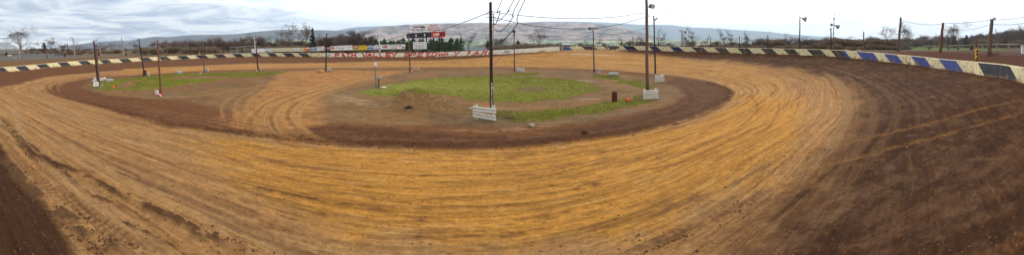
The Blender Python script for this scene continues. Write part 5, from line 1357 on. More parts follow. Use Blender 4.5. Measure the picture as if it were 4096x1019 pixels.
    text_part('2', e, fr(.38, .5, .02), h * .5, SIGNW, xd, bold=.05, name='numeral'); text_part('3', e, fr(.73, .5, .02), h * .5, SIGNW, xd, bold=.05, name='numeral')
    o, fr, xd, w, h = panel('lap_panel', 1725.2, 1781.5, 128.2, 149.8, 124.8, 147.6, VER, 79.6, 79.1)
    text_part('LAP', e, fr(.36, .5, .02), h * .5, SIGNW, xd, w * .42, bold=.05)
    for u in (.69, .87): patch(e, fr, u - .06, u + .06, .2, .82, BLK, .015, 'digit_window')
    for x in (1652.5, 1706, 1757):
        b = at(x, 205, 80.6 - (x - 1652) * .008); gz = hz(b.x, b.y); mb = MB(); mb.tube([(b.x, b.y, gz - .2), (b.x, b.y, at(x, 128, 80.4).z)], .16, 10); mb.link('post', BLACK, e, e.location)
    e, fr, xd, w, h = board('white sign with a speedster picture on top of the scoreboard', 1639.5, 1706.5, 98.5, 131.5, 95.8, 128.6, 80.3, 79.8, SIGNW, 'rooftop_sign', group='white signs on the scoreboard', thick=.12)
    patch(e, fr, 0, 1, 0, .02, SGR); oval(e, fr, .38, .7, .18, .16, DRED, .008); oval(e, fr, .38, .76, .15, .1, SL, .012); mb = MB(); mb.poly([fr(u, v, .008) for u, v in ((.06, .84), (.24, .76), (.24, .66), (.16, .7))]); mb.link('wing', DK, e, e.location); mb = MB(); mb.poly([fr(u, v, .008) for u, v in ((.66, .88), (.52, .78), (.52, .68), (.6, .74))]); mb.link('wing', DK, e, e.location)
    oval(e, fr, .75, .64, .15, .12, DK, .012, 'car_picture'); oval(e, fr, .88, .6, .06, .1, SGR, .016, 'wheel'); patch(e, fr, .6, .9, .5, .54, SY, .014)
    text_part('NEW CAR-PARTS', e, fr(.5, .33), h * .2, SN, xd, w * .86, bold=.04); text_part('RACING', e, fr(.5, .14), h * .09, DRED, xd, w * .6, bold=.02)
    e, fr, xd, w, h = board('white garage door sign with red lettering on the scoreboard', 1706.9, 1765.5, 95.8, 128.6, 93.2, 125.8, 79.8, 79.3, SIGNW, 'rooftop_sign', group='white signs on the scoreboard', thick=.12)
    for q in ((.06, .94, .86, .88), (.06, .94, .1, .12), (.06, .075, .12, .86), (.925, .94, .12, .86)): patch(e, fr, *q, SGR, .005, 'border_line')
    text_part("BYLE'S", e, fr(.48, .76), h * .17, DRED, xd, w * .5, bold=.04); text_part('GARAGE DOORS', e, fr(.48, .5), h * .17, DRED, xd, w * .8, bold=.03); text_part('800-515-DOOR', e, fr(.5, .25), h * .19, DRED, xd, w * .84, bold=.04)
    e, fr, xd, w, h = board('white Christmas tree farm sign below the scoreboard', 1652, 1706.5, 168, 197.5, 167, 196.5, 79.9, 79.5, SIGNW, 'tree_farm_sign', group=None)
    PK = col_('sign_rose', 172, 92, 92)
    for v, s_, k, c in ((.87, 'Wholesale', .56, PK), (.73, 'and', .12, PK), (.58, 'Choose & Cut', .66, PK), (.4, 'Christmas Trees', .86, PK), (.25, '717-349-2961', .5, SGR), (.1, 'Eagle Evergreens', .84, SGR)): text_part(s_, e, fr(.5, v), h * (.14 if s_ != 'and' else .07), c, xd, w * k, bold=.015)
    for u in (.09, .9): mb = MB(); mb.poly([fr(u - .05, .7, .008), fr(u + .05, .7, .008), fr(u, .9, .008)]); mb.link('tree_mark', SG, e, e.location)
signs()

# ------------------------------------------------------------------ rail frame, bleachers, house, fences, shed
def rail_frame():
    c = at(965, 215, 84); e = thing('pipe_fence', 'grey metal rail frame standing behind the striped wall', 'fence', (c.x, c.y, hz(c.x, c.y)))
    xs = [(921, 190, 217), (949, 188, 216), (977, 186.5, 215), (1004.5, 185, 214), (1030, 184, 213)]
    for i, (x, yt, yb) in enumerate(xs):
        mb = MB(); a, b = at(x, yb + 6, 84.5), at(x, yt, 84.5); mb.tube([a, b], .075, 6); mb.link('upright', GALV, e, e.location)
    for k in (0, .5, 1):
        mb = MB(); mb.tube([at(x, yt + (yb - yt) * k * .93, 84.4) for x, yt, yb in xs], .07, 6); mb.link('rail', GALV, e, e.location)
rail_frame()
def bleachers():
    X0 = -92.0; n = 9; g0 = hz(X0, 3)
    e = thing('bleachers', 'stepped grandstand with weathered plank rows at the far left', 'bleachers', (X0, -4, g0))
    rise = .37; dep = .8
    for k in range(n):
        y1 = 7.2 - 4.9 * (k / n); y0 = -16; z = g0 + .45 + k * rise; x = X0 - k * dep
        mb = MB(); mb.box((x, (y0 + y1) / 2, z), (.34, y1 - y0, .15)); mb.link('seat_row', PLANK, e, e.location)
        mb = MB(); mb.box((x - .36, (y0 + y1) / 2, z - .17), (.26, y1 - y0, .09)); mb.link('foot_row', WOODD, e, e.location)
    for y in np.arange(-15, 7.5, 2.4):
        mb = MB(); top = n - 1 if y < 2.5 else int((7.2 - y) / 4.8 * n)
        top = max(top, 1)
        mb.tube([(X0 + .2, y, g0), (X0 - top * dep - .2, y, g0 + .35 + top * rise)], .06, 5)
        for k in range(0, top + 1, 3): mb.tube([(X0 - k * dep, y, g0 - .3), (X0 - k * dep, y, g0 + .4 + k * rise)], .06, 5)
        mb.link('support_frame', WOODD, e, e.location)
    mb = MB(); zt = g0 + .45 + n * rise
    for y in np.arange(-15, 3, 2): mb.tube([(X0 - n * dep, y, zt - .5), (X0 - n * dep, y, zt + 1.0)], .04, 5)
    mb.tube([(X0 - n * dep, -16, zt + 1.0), (X0 - n * dep, 2.4, zt + 1.0)], .04, 5); mb.tube([(X0 - n * dep, -16, zt + .5), (X0 - n * dep, 2.4, zt + .5)], .03, 5); mb.link('back_rail', GREY, e, e.location)
    # stair railing at the right end
    mb = MB()
    for dz in (.5, 1.0):
        mb.tube([(X0 - 4, 6.2, g0 + 2.1 + dz), (X0 - 1, 9.6, g0 + 1.0 + dz)], .04, 5)
    for q in (0, .5, 1): mb.tube([(X0 - 4 + 3 * q, 6.2 + 3.4 * q, g0), (X0 - 4 + 3 * q, 6.2 + 3.4 * q, g0 + 3.1 - 1.1 * q)], .05, 5)
    mb.link('stair_rail', GREY, e, e.location)
    def boxy(name, label, px, py, w, h, m, cat, d=None):
        x, y = hit(px, py) if d is None else at(px, py, d).xy; z = hz(x, y); mb = MB(); a = math.atan2(-y, -x) + PI / 2
        mb.lathe((x, y, z), [(0, 0), (w / 2, 0), (w / 2, h * .5), (w / 2 * 1.04, h * .52), (w / 2, h * .54), (w / 2, h), (w / 2 * .9, h), (w / 2 * .88, h * .9), (0, h * .9)], 16) if cat == 'barrel' else mb.box((x, y, z + h / 2), (w, .5, h), a)
        tag(mb.link(name, m, None, (x, y, z)), label, cat)
    boxy('oil_drum', 'rusty drum in front of the bleachers', 26, 219, .75, 1.0, RUST, 'barrel', 84)
    boxy('bench_block', 'low cream block right of the drum by the bleachers', 39, 218.5, 1.1, .28, CREAM, 'block', 84)
    boxy('oil_drum', 'rusty drum beside the pale lamp pole on the bank', 259, 230, .55, .85, RUST, 'barrel', 80)
    boxy('oil_drum', 'small rusty drum behind the crossed infield poles', 396, 226, .5, .8, RUST, 'barrel', 84)
    boxy('oil_drum', 'small rusty drum right of the pale pole against the hill', 504, 225, .45, .7, RUST, 'barrel', 84)
    boxy('stone_block', 'flat pale slab at the foot of the pole by the bleachers', 60, 240, .9, .12, PLANK, 'slab', 74)
    # low log rail on the gravel
    a = at(217, 226.5, 86); b = at(330, 224.5, 88); a.z = hz(a.x, a.y) + .28; b.z = hz(b.x, b.y) + .28
    mb = MB(); mb.tube([a, a.lerp(b, .5) + Vector((0, 0, .04)), b], .13, 8); e2 = tag(mb.link('log_rail', WOODD, None, a), 'long low log rail on the gravel left of the leaning poles', 'rail')
bleachers()
def house():
    c = at(1890, 200, 118); c.z = hz(c.x, c.y); e = thing('house', 'grey-green roofed house behind the lettered wall, left of the tall pole', 'house', c)
    zt = CZ - 118 * (188.5 - YH) / F; zl = CZ - 118 * (204 - YH) / F; xl, xr = at(1834, 0, 118), at(1938, 0, 116); xd = (xr - xl); xd.z = 0; L = xd.length; xd.normalize(); n = xd.cross(Vector((0, 0, 1)))
    mb = MB(); A = Vector((xl.x, xl.y, 0)); P = lambda u, b, z: A + xd * u - n * b + Vector((0, 0, z))
    mb.poly([P(0, 0, zl), P(L, 0, zl), P(L, 3.6, zt), P(0, 3.6, zt)]); mb.poly([P(0, 3.6, zt), P(L, 3.6, zt), P(L, 7.2, zl), P(0, 7.2, zl)])
    g = 1.2
    mb.poly([P(1.6, -g, zl + .0), P(3.0, -g, zl + .75), P(3.0, 1.2, zl + .75), P(1.6, .0, zl)]); mb.poly([P(3.0, -g, zl + .75), P(4.4, -g, zl), P(4.4, 0, zl), P(3.0, 1.2, zl + .75)])
    mb.link('roof', ROOF, e, e.location)
    mb = MB(); gz = c.z - 1; hh = zl + .02 - gz
    m3 = P(L / 2, 3.6, gz + hh / 2); mb.box(m3, (L - .3, 6.6, hh), math.atan2(xd.y, xd.x)); mb.poly([P(.15, .3, zl), P(.15, 6.9, zl), P(.15, 3.6, zt - .05)]); mb.poly([P(L - .15, .3, zl), P(L - .15, 3.6, zt - .05), P(L - .15, 6.9, zl)])
    mb.poly([P(1.75, -g + .15, zl), P(4.25, -g + .15, zl), P(3.0, -g + .15, zl + .66)])
    mb.link('wall', SIGNW, e, e.location)
    for u in (1.2, 5.5, 7.4):
        mb = MB(); q = P(u, .22, zl - .9); mb.box(q, (.9, .1, 1.0), math.atan2(xd.y, xd.x)); f = mb.link('window', GREY, e, e.location)
house()
def far_barns():
    for i, (px, py, w, d, lab) in enumerate(((1925, 170.5, 26, 2300, 'white barn on the green valley fields left of the tall pole'), (2122, 170, 40, 2400, 'pale farm roof in the valley by the slim mast'), (2405, 180, 30, 1500, 'white farm roof in the valley, left above the orange barrel'),
                                   (2433, 181.5, 26, 1450, 'small pale farm roof in the valley above the orange barrel'), (2262, 176, 34, 1700, 'long white farm shed in the valley above the blue barrier'))):
        c = at(px, py, d); g = hz(c.x, c.y); h = max(c.z - g + 3, 4)
        e = thing('barn', lab, 'barn', (c.x, c.y, g)); a = (px - 2048) / F
        mb = MB(); mb.box((c.x, c.y, g + h * .35), (w, 10, h * .7), -a); mb.link('wall', SIGNW, e, e.location)
        mb = MB(); R_ = Matrix.Rotation(-a, 3, 'Z'); q = lambda x, y, z: Vector((c.x, c.y, g)) + R_ @ Vector((x, y, z))
        mb.poly([q(-w / 2, -6, h * .7), q(w / 2, -6, h * .7), q(w / 2, 0, h), q(-w / 2, 0, h)]); mb.poly([q(-w / 2, 0, h), q(w / 2, 0, h), q(w / 2, 6, h * .7), q(-w / 2, 6, h * .7)]); mb.link('roof', SIGNW, e, e.location)
far_barns()
def right_fences():
    # chain link strung on the leaning poles
    m = bpy.data.materials.new('chain_link'); m.use_nodes = True; t = m.node_tree; b = t.nodes['Principled BSDF']; L = t.links.new
    b.inputs['Base Color'].default_value = (*lin(120, 120, 124), 1); b.inputs['Roughness'].default_value = .6
    uv = N(t, 'ShaderNodeAttribute', attribute_name='fuv'); sp = N(t, 'ShaderNodeSeparateXYZ'); L(uv.outputs['Vector'], sp.inputs[0]); outs = []
    for sg in (1, -1):
        a = N(t, 'ShaderNodeMath', operation='MULTIPLY_ADD', inp={1: float(sg)}); L(sp.outputs[1], a.inputs[0]); L(sp.outputs[0], a.inputs[2])
        s_ = N(t, 'ShaderNodeMath', operation='MULTIPLY', inp={1: 11.0}); L(a.outputs[0], s_.inputs[0]); f = N(t, 'ShaderNodeMath', operation='FRACT'); L(s_.outputs[0], f.inputs[0])
        c = N(t, 'ShaderNodeMath', operation='LESS_THAN', inp={1: .07}); L(f.outputs[0], c.inputs[0]); outs.append(c)
    mx = N(t, 'ShaderNodeMath', operation='MAXIMUM'); L(outs[0].outputs[0], mx.inputs[0]); L(outs[1].outputs[0], mx.inputs[1]); L(mx.outputs[0], b.inputs['Alpha'])
    (b1, t1), (b2, t2), (b3, t3) = PX['r1'], PX['r2'], PX['r3']
    b4 = b3 + (b3 - b2) * 1.0; t4 = t3 + (t3 - t2) * 1.0; b4.z = hz(b4.x, b4.y)
    e = thing('chain_link_fence', 'tall wire mesh catch fence strung between the poles at the right', 'fence', b2)
    for (p, q), (r_, s_) in (((b1, t1), (b2, t2)), ((b2, t2), (b3, t3)), ((b3, t3), (b4, t4))):
        me = bpy.data.meshes.new('wire_mesh'); A = [p, r_, s_ - Vector((0, 0, .35)), q - Vector((0, 0, .35))]; off = Vector((.18, .1, 0)); A = [x + off - e.location for x in A]
        me.from_pydata([tuple(x) for x in A], [], [(0, 1, 2, 3)]); at_ = me.attributes.new('fuv', 'FLOAT_VECTOR', 'POINT'); w = (r_ - p).length; h = (q - p).length
        at_.data.foreach_set('vector', [0, 0, 0, w, 0, 0, w, h, 0, 0, h, 0]); me.materials.append(m); o = bpy.data.objects.new('wire_mesh', me); o.parent = e; col.objects.link(o)
    mb = MB(); mb.tube([b4 - Vector((0, 0, .3)), t4], .16, 8); mb.link('end_post', WOOD, e, e.location)
    # low wooden rail fence
    pts = [(3700, 209.5, 62), (3800, 211, 58), (3880, 212.5, 54), (3930, 213, 50), (3985, 215.5, 46), (4035, 218, 43), (4100, 221, 40), (4170, 224, 38)]
    P = [at(x, 0, d) for x, y, d in pts]
    for p, (x, y, d) in zip(P, pts): p.z = hz(p.x, p.y)
    e = thing('rail_fence', 'low weathered plank rail fence behind the red earth bank', 'fence', P[0]); top = [p + Vector((0, 0, .85)) for p in P]
    for p, q in zip(P, top): mb = MB(); mb.box((p + q) / 2, (.16, .16, (q - p).length + .3)); mb.link('post', WOODP, e, e.location)
    for a, b_2 in zip(top[:-1], top[1:]): mb = MB(); mb.tube([a, b_2], .08, 4); mb.link('rail', WOODP, e, e.location)
    c = at(4105, 225, 34); c.z = hz(c.x, c.y); e = thing('shed', 'small white shed cut by the right edge', 'shed', c)
    mb = MB(); mb.box(c + Vector((0, 0, .45)), (1.0, 1.0, .9), .1); mb.link('wall', SIGNW, e, e.location); mb = MB(); mb.box(c + Vector((0, 0, .95)), (1.2, 1.2, .1), .1); mb.link('roof', GREY, e, e.location)
    mb = MB()
    for k in range(4): mb.box(c + Vector((-.52, -.1, .2 + k * .16)), (.03, .7, .05), .1)
    mb.link('vent', GREY, e, e.location)
    c = at(3886, 213, 52); c.z = hz(c.x, c.y); mb = MB(); mb.box(c + Vector((0, 0, .35)), (.9, .6, .7), .2); mb.box(c + Vector((0, 0, .74)), (1.0, .7, .08), .2); tag(mb.link('red_crate', RUST, None, c), 'dull red crate on the earth bank left of the traffic light', 'crate')
right_fences()

# ------------------------------------------------------------------ trees
def grow(seed, h=10.0, spread=.5, trunk=.2, depth=8, split=2.25, first=.22, up=.25, stems=1, twig=.0085, ratio=.79, leader=0.0):
    """forking leafless tree; leader > 0 keeps a straight main stem"""
    R = random.Random(seed); T = MB(); B = MB()
    def side(ax, a):
        o = ax.orthogonal().normalized(); o.rotate(Matrix.Rotation(R.uniform(0, 2 * PI), 3, ax)); return (ax * math.cos(a) + o * math.sin(a)).normalized()
    def branch(p, d, L, r, lv):
        n = 3 if lv < 3 else 2; pts = [p]; rr = [r]
        for i in range(n):
            d = (d + Vector((R.uniform(-1, 1), R.uniform(-1, 1), R.uniform(-1, 1))) * (.07 if lv == 0 else .17) + Vector((0, 0, up * .3 * (lv > 0)))).normalized()
            p = p + d * L / n; pts.append(p); rr.append(max(r * (1 - .32 * (i + 1) / n), twig * .7))
        (T if lv < 2 else B).tube(pts, rr, (8, 6, 4, 3)[min(lv, 3)], caps=False)
        re = rr[-1]
        if lv >= depth:
            for _ in range(3):
                q = pts[R.randrange(1, len(pts))]; nd = side(d, R.uniform(.3, .9)); B.tube([q, q + nd * L * R.uniform(.5, 1.1)], [twig, twig * .5], 3, caps=False)
            return
        k = int(split) + (R.random() < split % 1)
        if lv == 0: k += 1
        for i in range(k):
            a = spread * R.uniform(.55, 1.25)
            if leader and i == 0: a *= .25
            f = R.uniform(.72, 1.12) * ratio * (1.12 if (leader and i == 0) else 1)
            branch(p, side(d, a), L * f, re * (.78 if i == 0 else .64), lv + 1)
        if 0 < lv:                                   # side shoots along the limb
            q = pts[R.randrange(1, len(pts) - 1)]; nl = min(lv + (2 if lv > 3 else 3), depth)
            branch(q, side(d, spread * 1.5), L * .55, re * .45, nl)
    for k in range(stems):
        d0 = Vector((R.uniform(-.06, .06), R.uniform(-.06, .06), 1)) if stems == 1 else Vector((math.cos(6.28 * k / stems) * R.uniform(.1, .55), math.sin(6.28 * k / stems) * R.uniform(.1, .55), 1))
        branch(Vector((0, 0, -.15)), d0.normalized(), h * first * R.uniform(.9, 1.1), trunk, 0)
    return T, B
protos = []
def make_tree(name, seed, bark, twigm, **kw):
    T, B = grow(seed, **kw)
    v = np.array(T.v + B.v); hh = v[:, 2].max(); w = np.percentile(np.hypot(v[:, 0], v[:, 1]), 86) * 2; hh = np.percentile(v[:, 2], 99)
    e = bpy.data.objects.new(name, None); col.objects.link(e); e['category'] = 'tree'
    tr = T.link('trunk', bark, e); cr = B.link('crown', twigm, e)
    return {'e': e, 'h': hh, 'w': w, 'used': False, 'B': B, 'T': T}
TP = {
 'round': [make_tree('bare_tree', 11, BARK, TWIG, h=10, spread=.52, trunk=.17, depth=7, first=.13, ratio=.83), make_tree('bare_tree', 14, BARK, TWIG, h=10, spread=.48, trunk=.17, first=.11, depth=7, ratio=.83)],
 'wide': [make_tree('bare_tree', 21, BARK, TWIGB, h=10, spread=.62, trunk=.2, depth=7, first=.15, up=.15, ratio=.84), make_tree('bare_tree', 23, BARK, TWIGB, h=10, spread=.68, trunk=.2, depth=7, first=.13, up=.15, ratio=.85)],
 'tall': [make_tree('bare_tree', 31, BARK, TWIG, h=12, spread=.42, trunk=.15, leader=1, first=.12, up=.3, depth=7, ratio=.84), make_tree('bare_tree', 33, BARK, TWIG, h=12, spread=.38, trunk=.15, leader=1, first=.10, up=.35, depth=7, ratio=.85)],
 'bush': [make_tree('bare_tree', 41, BARK, TWIGB, h=6, spread=.42, trunk=.05, stems=6, depth=5, first=.16, ratio=.84), make_tree('bare_tree', 44, BARK, TWIG, h=6, spread=.38, trunk=.05, stems=7, depth=5, first=.14, ratio=.85)],
 'thin': [make_tree('bare_tree', 51, BARK, TWIGB, h=11, spread=.42, trunk=.11, depth=6, leader=1, first=.14, up=.3, ratio=.84)]}
for k_, l_ in TP.items():
    for p_ in l_: print(k_, round(p_['h'], 1), round(p_['w'], 1), len(p_['B'].f))
def conifer(name, seed, m, h=12, w=5, shape=1.0, n=5200):
    R = np.random.default_rng(seed); e = bpy.data.objects.new(name, None); col.objects.link(e); e['category'] = 'tree'
    mb = MB(); mb.tube([(0, 0, -.3), (0, 0, h * .9)], [.2, .04], 8); mb.link('trunk', BARK, e)
    C = MB(); nb = 90
    zs = np.sort(R.uniform(.05, .99, nb))
    for i, z in enumerate(zs):
        rad = w / 2 * (1 - z) ** (.8 * shape) * R.uniform(.65, 1.12); a = R.uniform(0, 2 * PI)
        for k in range(int(n / nb)):
            t = R.uniform(.08, 1) ** .8; aa = a + R.normal(0, .28); rr = rad * t
            c = Vector((rr * math.cos(aa), rr * math.sin(aa), h * z - rr * .16 + R.normal(0, .12)))
            u = Vector(R.normal(0, 1, 3)).normalized() * (.13 + .1 * R.random()); v = Vector(R.normal(0, 1, 3)).normalized() * (.08 + .05 * R.random())
            C.poly([c - u - v * .4, c + u * .2 - v, c + u * 1.3, c + v])
    C.link('crown', m, e)
    return {'e': e, 'h': h, 'w': w * 1.0, 'used': False}
CP = [conifer('conifer', 3, NEED, 11, 5.0), conifer('conifer', 4, NEEDD, 12, 5.2, .8), conifer('conifer', 6, NEED, 9, 5.2, .65)]
def place(P, label, px, ytop, d, wpx=None, group=None, base=None, ybase=None):
    a = (px - 2048) / F; x, y = d * math.sin(a), d * math.cos(a); z = hz(x, y)
    top = CZ - d * (ytop - YH) / F; hgt = max(top - z, 1.2); s_ = hgt / P['h']; sw = s_ if wpx is None else (wpx / F * d) / P['w']
    sw = min(max(sw, s_ * .5), s_ * 2.4)
    if not P['used']:
        o = P['e']; P['used'] = True; o.location = (x, y, z); o.rotation_euler = (0, 0, random.uniform(0, 6)); o.scale = (sw, sw, s_); o['label'] = label
        if group: o['group'] = group
    else:
        o = dup(P['e'], (x, y, z), label, random.uniform(0, 6), (sw, sw, s_))
        if group: o['group'] = group
        elif 'group' in o: del o['group']
    return o
R0 = random.Random(5)
def tp(k): return R0.choice(TP[k])
single = [
 ('wide', 'broad bare tree rising behind the bleachers', 84, 112, 112, 135), ('wide', 'small dark crooked bare tree right of the bleachers', 134, 188, 104, 30),
 ('round', 'pale bare tree behind the dark evergreen bush', 202, 153, 116, 60), ('round', 'bare tree right of the dark evergreen bush', 247, 178, 108, 52), ('round', 'twiggy bare tree behind the pale leaning lamp pole', 310, 180, 108, 44),
 ('thin', 'slender bare tree between the leaning poles', 358, 190, 105, 28), ('round', 'bare tree behind the crossed infield poles', 402, 174, 108, 44), ('wide', 'wide bare tree before the sunlit foot of the left hill', 452, 174, 106, 80),
 ('wide', 'bare tree behind the dark pole with the rusty sleeve', 537, 172, 106, 56), ('wide', 'spreading bare tree left of the red-brown pole', 602, 165, 106, 74), ('round', 'bare tree behind the wall right of the red-brown pole', 708, 163, 108, 64),
 ('tall', 'tall bare tree left of the metal rail frame', 868, 146, 112, 44), ('tall', 'pair-topped bare tree above the white boards', 1012, 138, 112, 60),
 ('round', 'large full bare tree above the cream board', 1168, 102, 112, 105), ('tall', 'very tall pale bare tree left of the big fir', 1222, 98, 114, 46), ('thin', 'thin bare tree right of the big fir', 1292, 132, 110, 40),
 ('round', 'dense rounded bare tree above the long white sign', 1440, 124, 118, 100), ('round', 'bare tree above the pole before the sponsor signs', 1352, 138, 116, 80),
 ('thin', 'bare tree beside the grey-green house roof', 1876, 132, 108, 52), ('thin', 'thin bare tree left of the house roof', 1852, 136, 110, 30), ('bush', 'bushy bare tree right of the tall centre pole', 1994, 152, 112, 66),
 ('round', 'rounded bare tree above the plain cream wall', 2150, 118, 104, 64), ('thin', 'thin bare tree above the wall gap', 2397, 142, 120, 26), ('thin', 'slight bare tree left of the pole with the round lamp', 2352, 158, 118, 26),
 ('wide', 'bare tree right of the wall gap', 2482, 152, 106, 50), ('wide', 'bare tree left of the tall grey pole behind the wall', 2560, 148, 100, 46), ('thin', 'upright bare tree right of the slim blue-black pole', 2646, 116, 96, 46), ('thin', 'thin bare tree beside the horn speaker pole', 2744, 134, 90, 32),
 ('thin', 'tall feathery bare tree right of the horn speakers', 2772, 107, 94, 44), ('thin', 'small crooked bare tree left of a plain pole', 2822, 142, 92, 30), ('thin', 'leaning bare tree between two plain poles', 2896, 117, 92, 40), ('thin', 'twin bare tree just left of a plain dark pole', 2928, 120, 92, 40),
 ('wide', 'round-headed bare tree right of a plain dark pole', 2992, 133, 92, 46), ('thin', 'small bare tree left of the horn lamp pole', 3155, 134, 84, 44), ('thin', 'low bare tree right behind the horn lamp pole', 3232, 150, 84, 40),
 ('round', 'bare tree behind the antenna mast', 3308, 146, 84, 50), ('round', 'bare tree right of the antenna mast', 3408, 148, 82, 44), ('wide', 'tall open bare tree left of the first fence pole', 3552, 108, 74, 78), ('wide', 'broad bare tree right of the first fence pole', 3636, 97, 64, 100), ('wide', 'big open-crowned bare tree in front of the green field', 3832, 92, 62, 120), ('wide', 'small bare tree beyond the catch fence at the right edge', 4085, 104, 84, 56),
 ('bush', 'low bare shrub on the green field left of the dark brown fence pole', 3716, 178, 66, 36), ('bush', 'low bare shrub on the green field right of the dark brown fence pole', 3796, 180, 66, 34)]
for k, lab, px, yt, d, w in single: place(tp(k), lab, px, yt, d, w)
place(CP[1], 'dark bushy evergreen on the left behind the brown stub', 176, 170, 106, 54)
place(CP[1], 'big dark fir rising above the cream board', 1250, 112, 104, 46)
for k in range(34):
    px = 1478 + k * 11.0 + R0.uniform(-4, 4); yt = [166, 158, 152, 162, 156, 149, 164][k % 7] + R0.uniform(-3, 4) + (6 if px < 1580 else 0); w = R0.uniform(38, 56)
    place(CP[0 if k % 2 else 2], 'green pine in the plantation behind the scoreboard posts and sponsor signs', px, yt, 98 + (k * 7) % 22, w, 'pine plantation behind the scoreboard')
place(CP[2], 'small cone-shaped fir just left of the tall centre pole', 1952, 163, 100, 34)
place(CP[2], 'bushy evergreen behind the block-topped pole', 2072, 162, 98, 44)
place(CP[2], 'low evergreen right of the white mast', 2104, 176, 106, 26)
place(CP[1], 'left one of two dark pines behind the open bare tree', 3818, 143, 105, 44)
place(CP[1], 'right one of two dark pines behind the open bare tree', 3866, 140, 108, 56)
# thickets: trees one can still tell apart along the skyline
for i in range(64):
    px = 660 + i * 9.0 + R0.uniform(-5, 5); yt = R0.uniform(150, 178) - (8 if 900 < px < 1120 else 0)
    place(tp(R0.choice(['bush', 'round', 'tall', 'thin'])), 'bare grey tree in the thicket behind the striped wall', px, yt + 4, R0.uniform(100, 135), R0.uniform(30, 60), 'thicket behind the striped wall')
for i in range(14):
    place(tp(R0.choice(['bush', 'round'])), 'bare tree in the row behind the sponsor signs', 1270 + i * 17 + R0.uniform(-5, 5), R0.uniform(142, 162), R0.uniform(118, 138), R0.uniform(40, 70), 'bare trees behind the sponsor signs')
for i in range(20):
    place(tp('bush'), 'low bare shrub behind the plain cream wall and the gap', 1920 + i * 34 + R0.uniform(-9, 9), R0.uniform(172, 184), R0.uniform(115, 190), R0.uniform(30, 60), 'low shrubs beyond the cream wall')
for i in range(26):
    place(tp(R0.choice(['bush', 'thin', 'bush'])), 'low bare shrub behind the first half of the curved wall', 2520 + i * 23 + R0.uniform(-9, 9), R0.uniform(162, 180), R0.uniform(92, 130), R0.uniform(30, 56), 'low shrubs behind the curved wall')
for i in range(46):
    px = 3060 + i * 23 + R0.uniform(-8, 8); yt = np.interp(px, [3060, 3300, 3560, 3800, 3950, 4096], [158, 152, 152, 146, 136, 118]) + R0.uniform(-7, 9)
    place(tp(R0.choice(['round', 'tall', 'bush'])), 'bare tree at the edge of the wood on the right skyline', px, yt, R0.uniform(125, 160), R0.uniform(40, 75), 'bare trees along the right-hand wood')
for k in TP.values():
    for P in k:
        if not P['used']: bpy.data.objects.remove(P['e'])
# far wood that reads as one mass
def mass(name, label, spots, m, seed, wide=1.5):
    T_, B_ = grow(seed, h=5, spread=.5, trunk=.035, stems=9, depth=4, first=.10, ratio=.84, twig=.014)
    nb_ = len(B_.v); V0 = np.array(B_.v + T_.v, np.float32); Q0 = np.array([f for f in B_.f if len(f) == 4] + [tuple(i + nb_ for i in f) for f in T_.f if len(f) == 4], np.int64); h0 = V0[:, 2].max(); VV = []; QQ = []; base = 0
    for px, d, top in spots:
        a = (px - 2048) / F; x, y = d * math.sin(a), d * math.cos(a); z = hz(x, y); hh = max((CZ - d * (top - YH) / F - z) if top > 20 else top, .8)
        s_ = hh / h0; r = rng.uniform(0, 6.28); c, sn = math.cos(r), math.sin(r); sw = s_ * wide * rng.uniform(.8, 1.2)
        VV.append(np.stack([(V0[:, 0] * c - V0[:, 1] * sn) * sw + x, (V0[:, 0] * sn + V0[:, 1] * c) * sw + y, V0[:, 2] * s_ + z - .1], 1)); QQ.append(Q0 + base); base += len(V0)
    VV = np.concatenate(VV); QQ = np.concatenate(QQ); print(name, len(QQ))
    me = bpy.data.meshes.new(name); me.vertices.add(len(VV)); me.vertices.foreach_set('co', VV.astype(np.float32).ravel())
    me.loops.add(QQ.size); me.loops.foreach_set('vertex_index', QQ.astype(np.int32).ravel()); me.polygons.add(len(QQ)); me.polygons.foreach_set('loop_start', np.arange(len(QQ), dtype=np.int32) * 4); me.update(calc_edges=True)
    me.materials.append(m); o = bpy.data.objects.new(name, me); col.objects.link(o); tag(o, label, 'wood' if 'wood' in name else 'brush', kind='stuff')
def woods():
    spots = []
    for i in range(150):
        px = rng.uniform(3040, 4190); d = rng.uniform(150, 215); yt = np.interp(px, [3040, 3300, 3560, 3700, 3850, 3950, 4150], [164, 158, 156, 154, 144, 130, 112]) + rng.uniform(-4, 12) + (30 if 3640 < px < 3900 and d < 185 else 0)
        if 3640 < px < 3900: d = max(d, 190); yt = min(yt, 170)
        spots.append((px, d, yt))
    for i in range(70): spots.append((rng.uniform(640, 1560), rng.uniform(140, 190), rng.uniform(160, 178)))
    for i in range(36): spots.append((rng.uniform(100, 640), rng.uniform(120, 160), rng.uniform(188, 204)))
    for i in range(30): spots.append((rng.uniform(2300, 3060), rng.uniform(130, 230), rng.uniform(172, 184)))
    mass('far_wood', 'grey-brown leafless wood along the skyline', spots, TWIGB, 77)
    sp = []
    for i in range(270):
        px = rng.uniform(560, 3440); a = (px - 2048) / F
        if 2236 < px < 2480: continue
        x, y = wp(u_px(px)); d = math.hypot(x, y) + rng.uniform(9, 34); sp.append((px, d, rng.uniform(1.3, 2.6) if px < 1480 or 1965 < px < 2236 else rng.uniform(.7, 1.5) if px > 2236 else rng.uniform(.5, .8)))
    for i in range(150):
        px = rng.uniform(3040, 4180); sp.append((px, rng.uniform(118, 150) if not 3640 < px < 3920 else rng.uniform(165, 185), rng.uniform(2.2, 4.2)))
    for i in range(26): sp.append((rng.uniform(3440, 3640), rng.uniform(66, 80), rng.uniform(.8, 1.6)))
    for i in range(50): sp.append((rng.uniform(100, 640), rng.uniform(98, 112), rng.uniform(.6, 1.4)))
    mass('undergrowth', 'low tangled brush between the wall and the trees', sp, mat('brush_twigs', (142, 122, 100), .95, .25, .6), 78, 1.9)
woods()

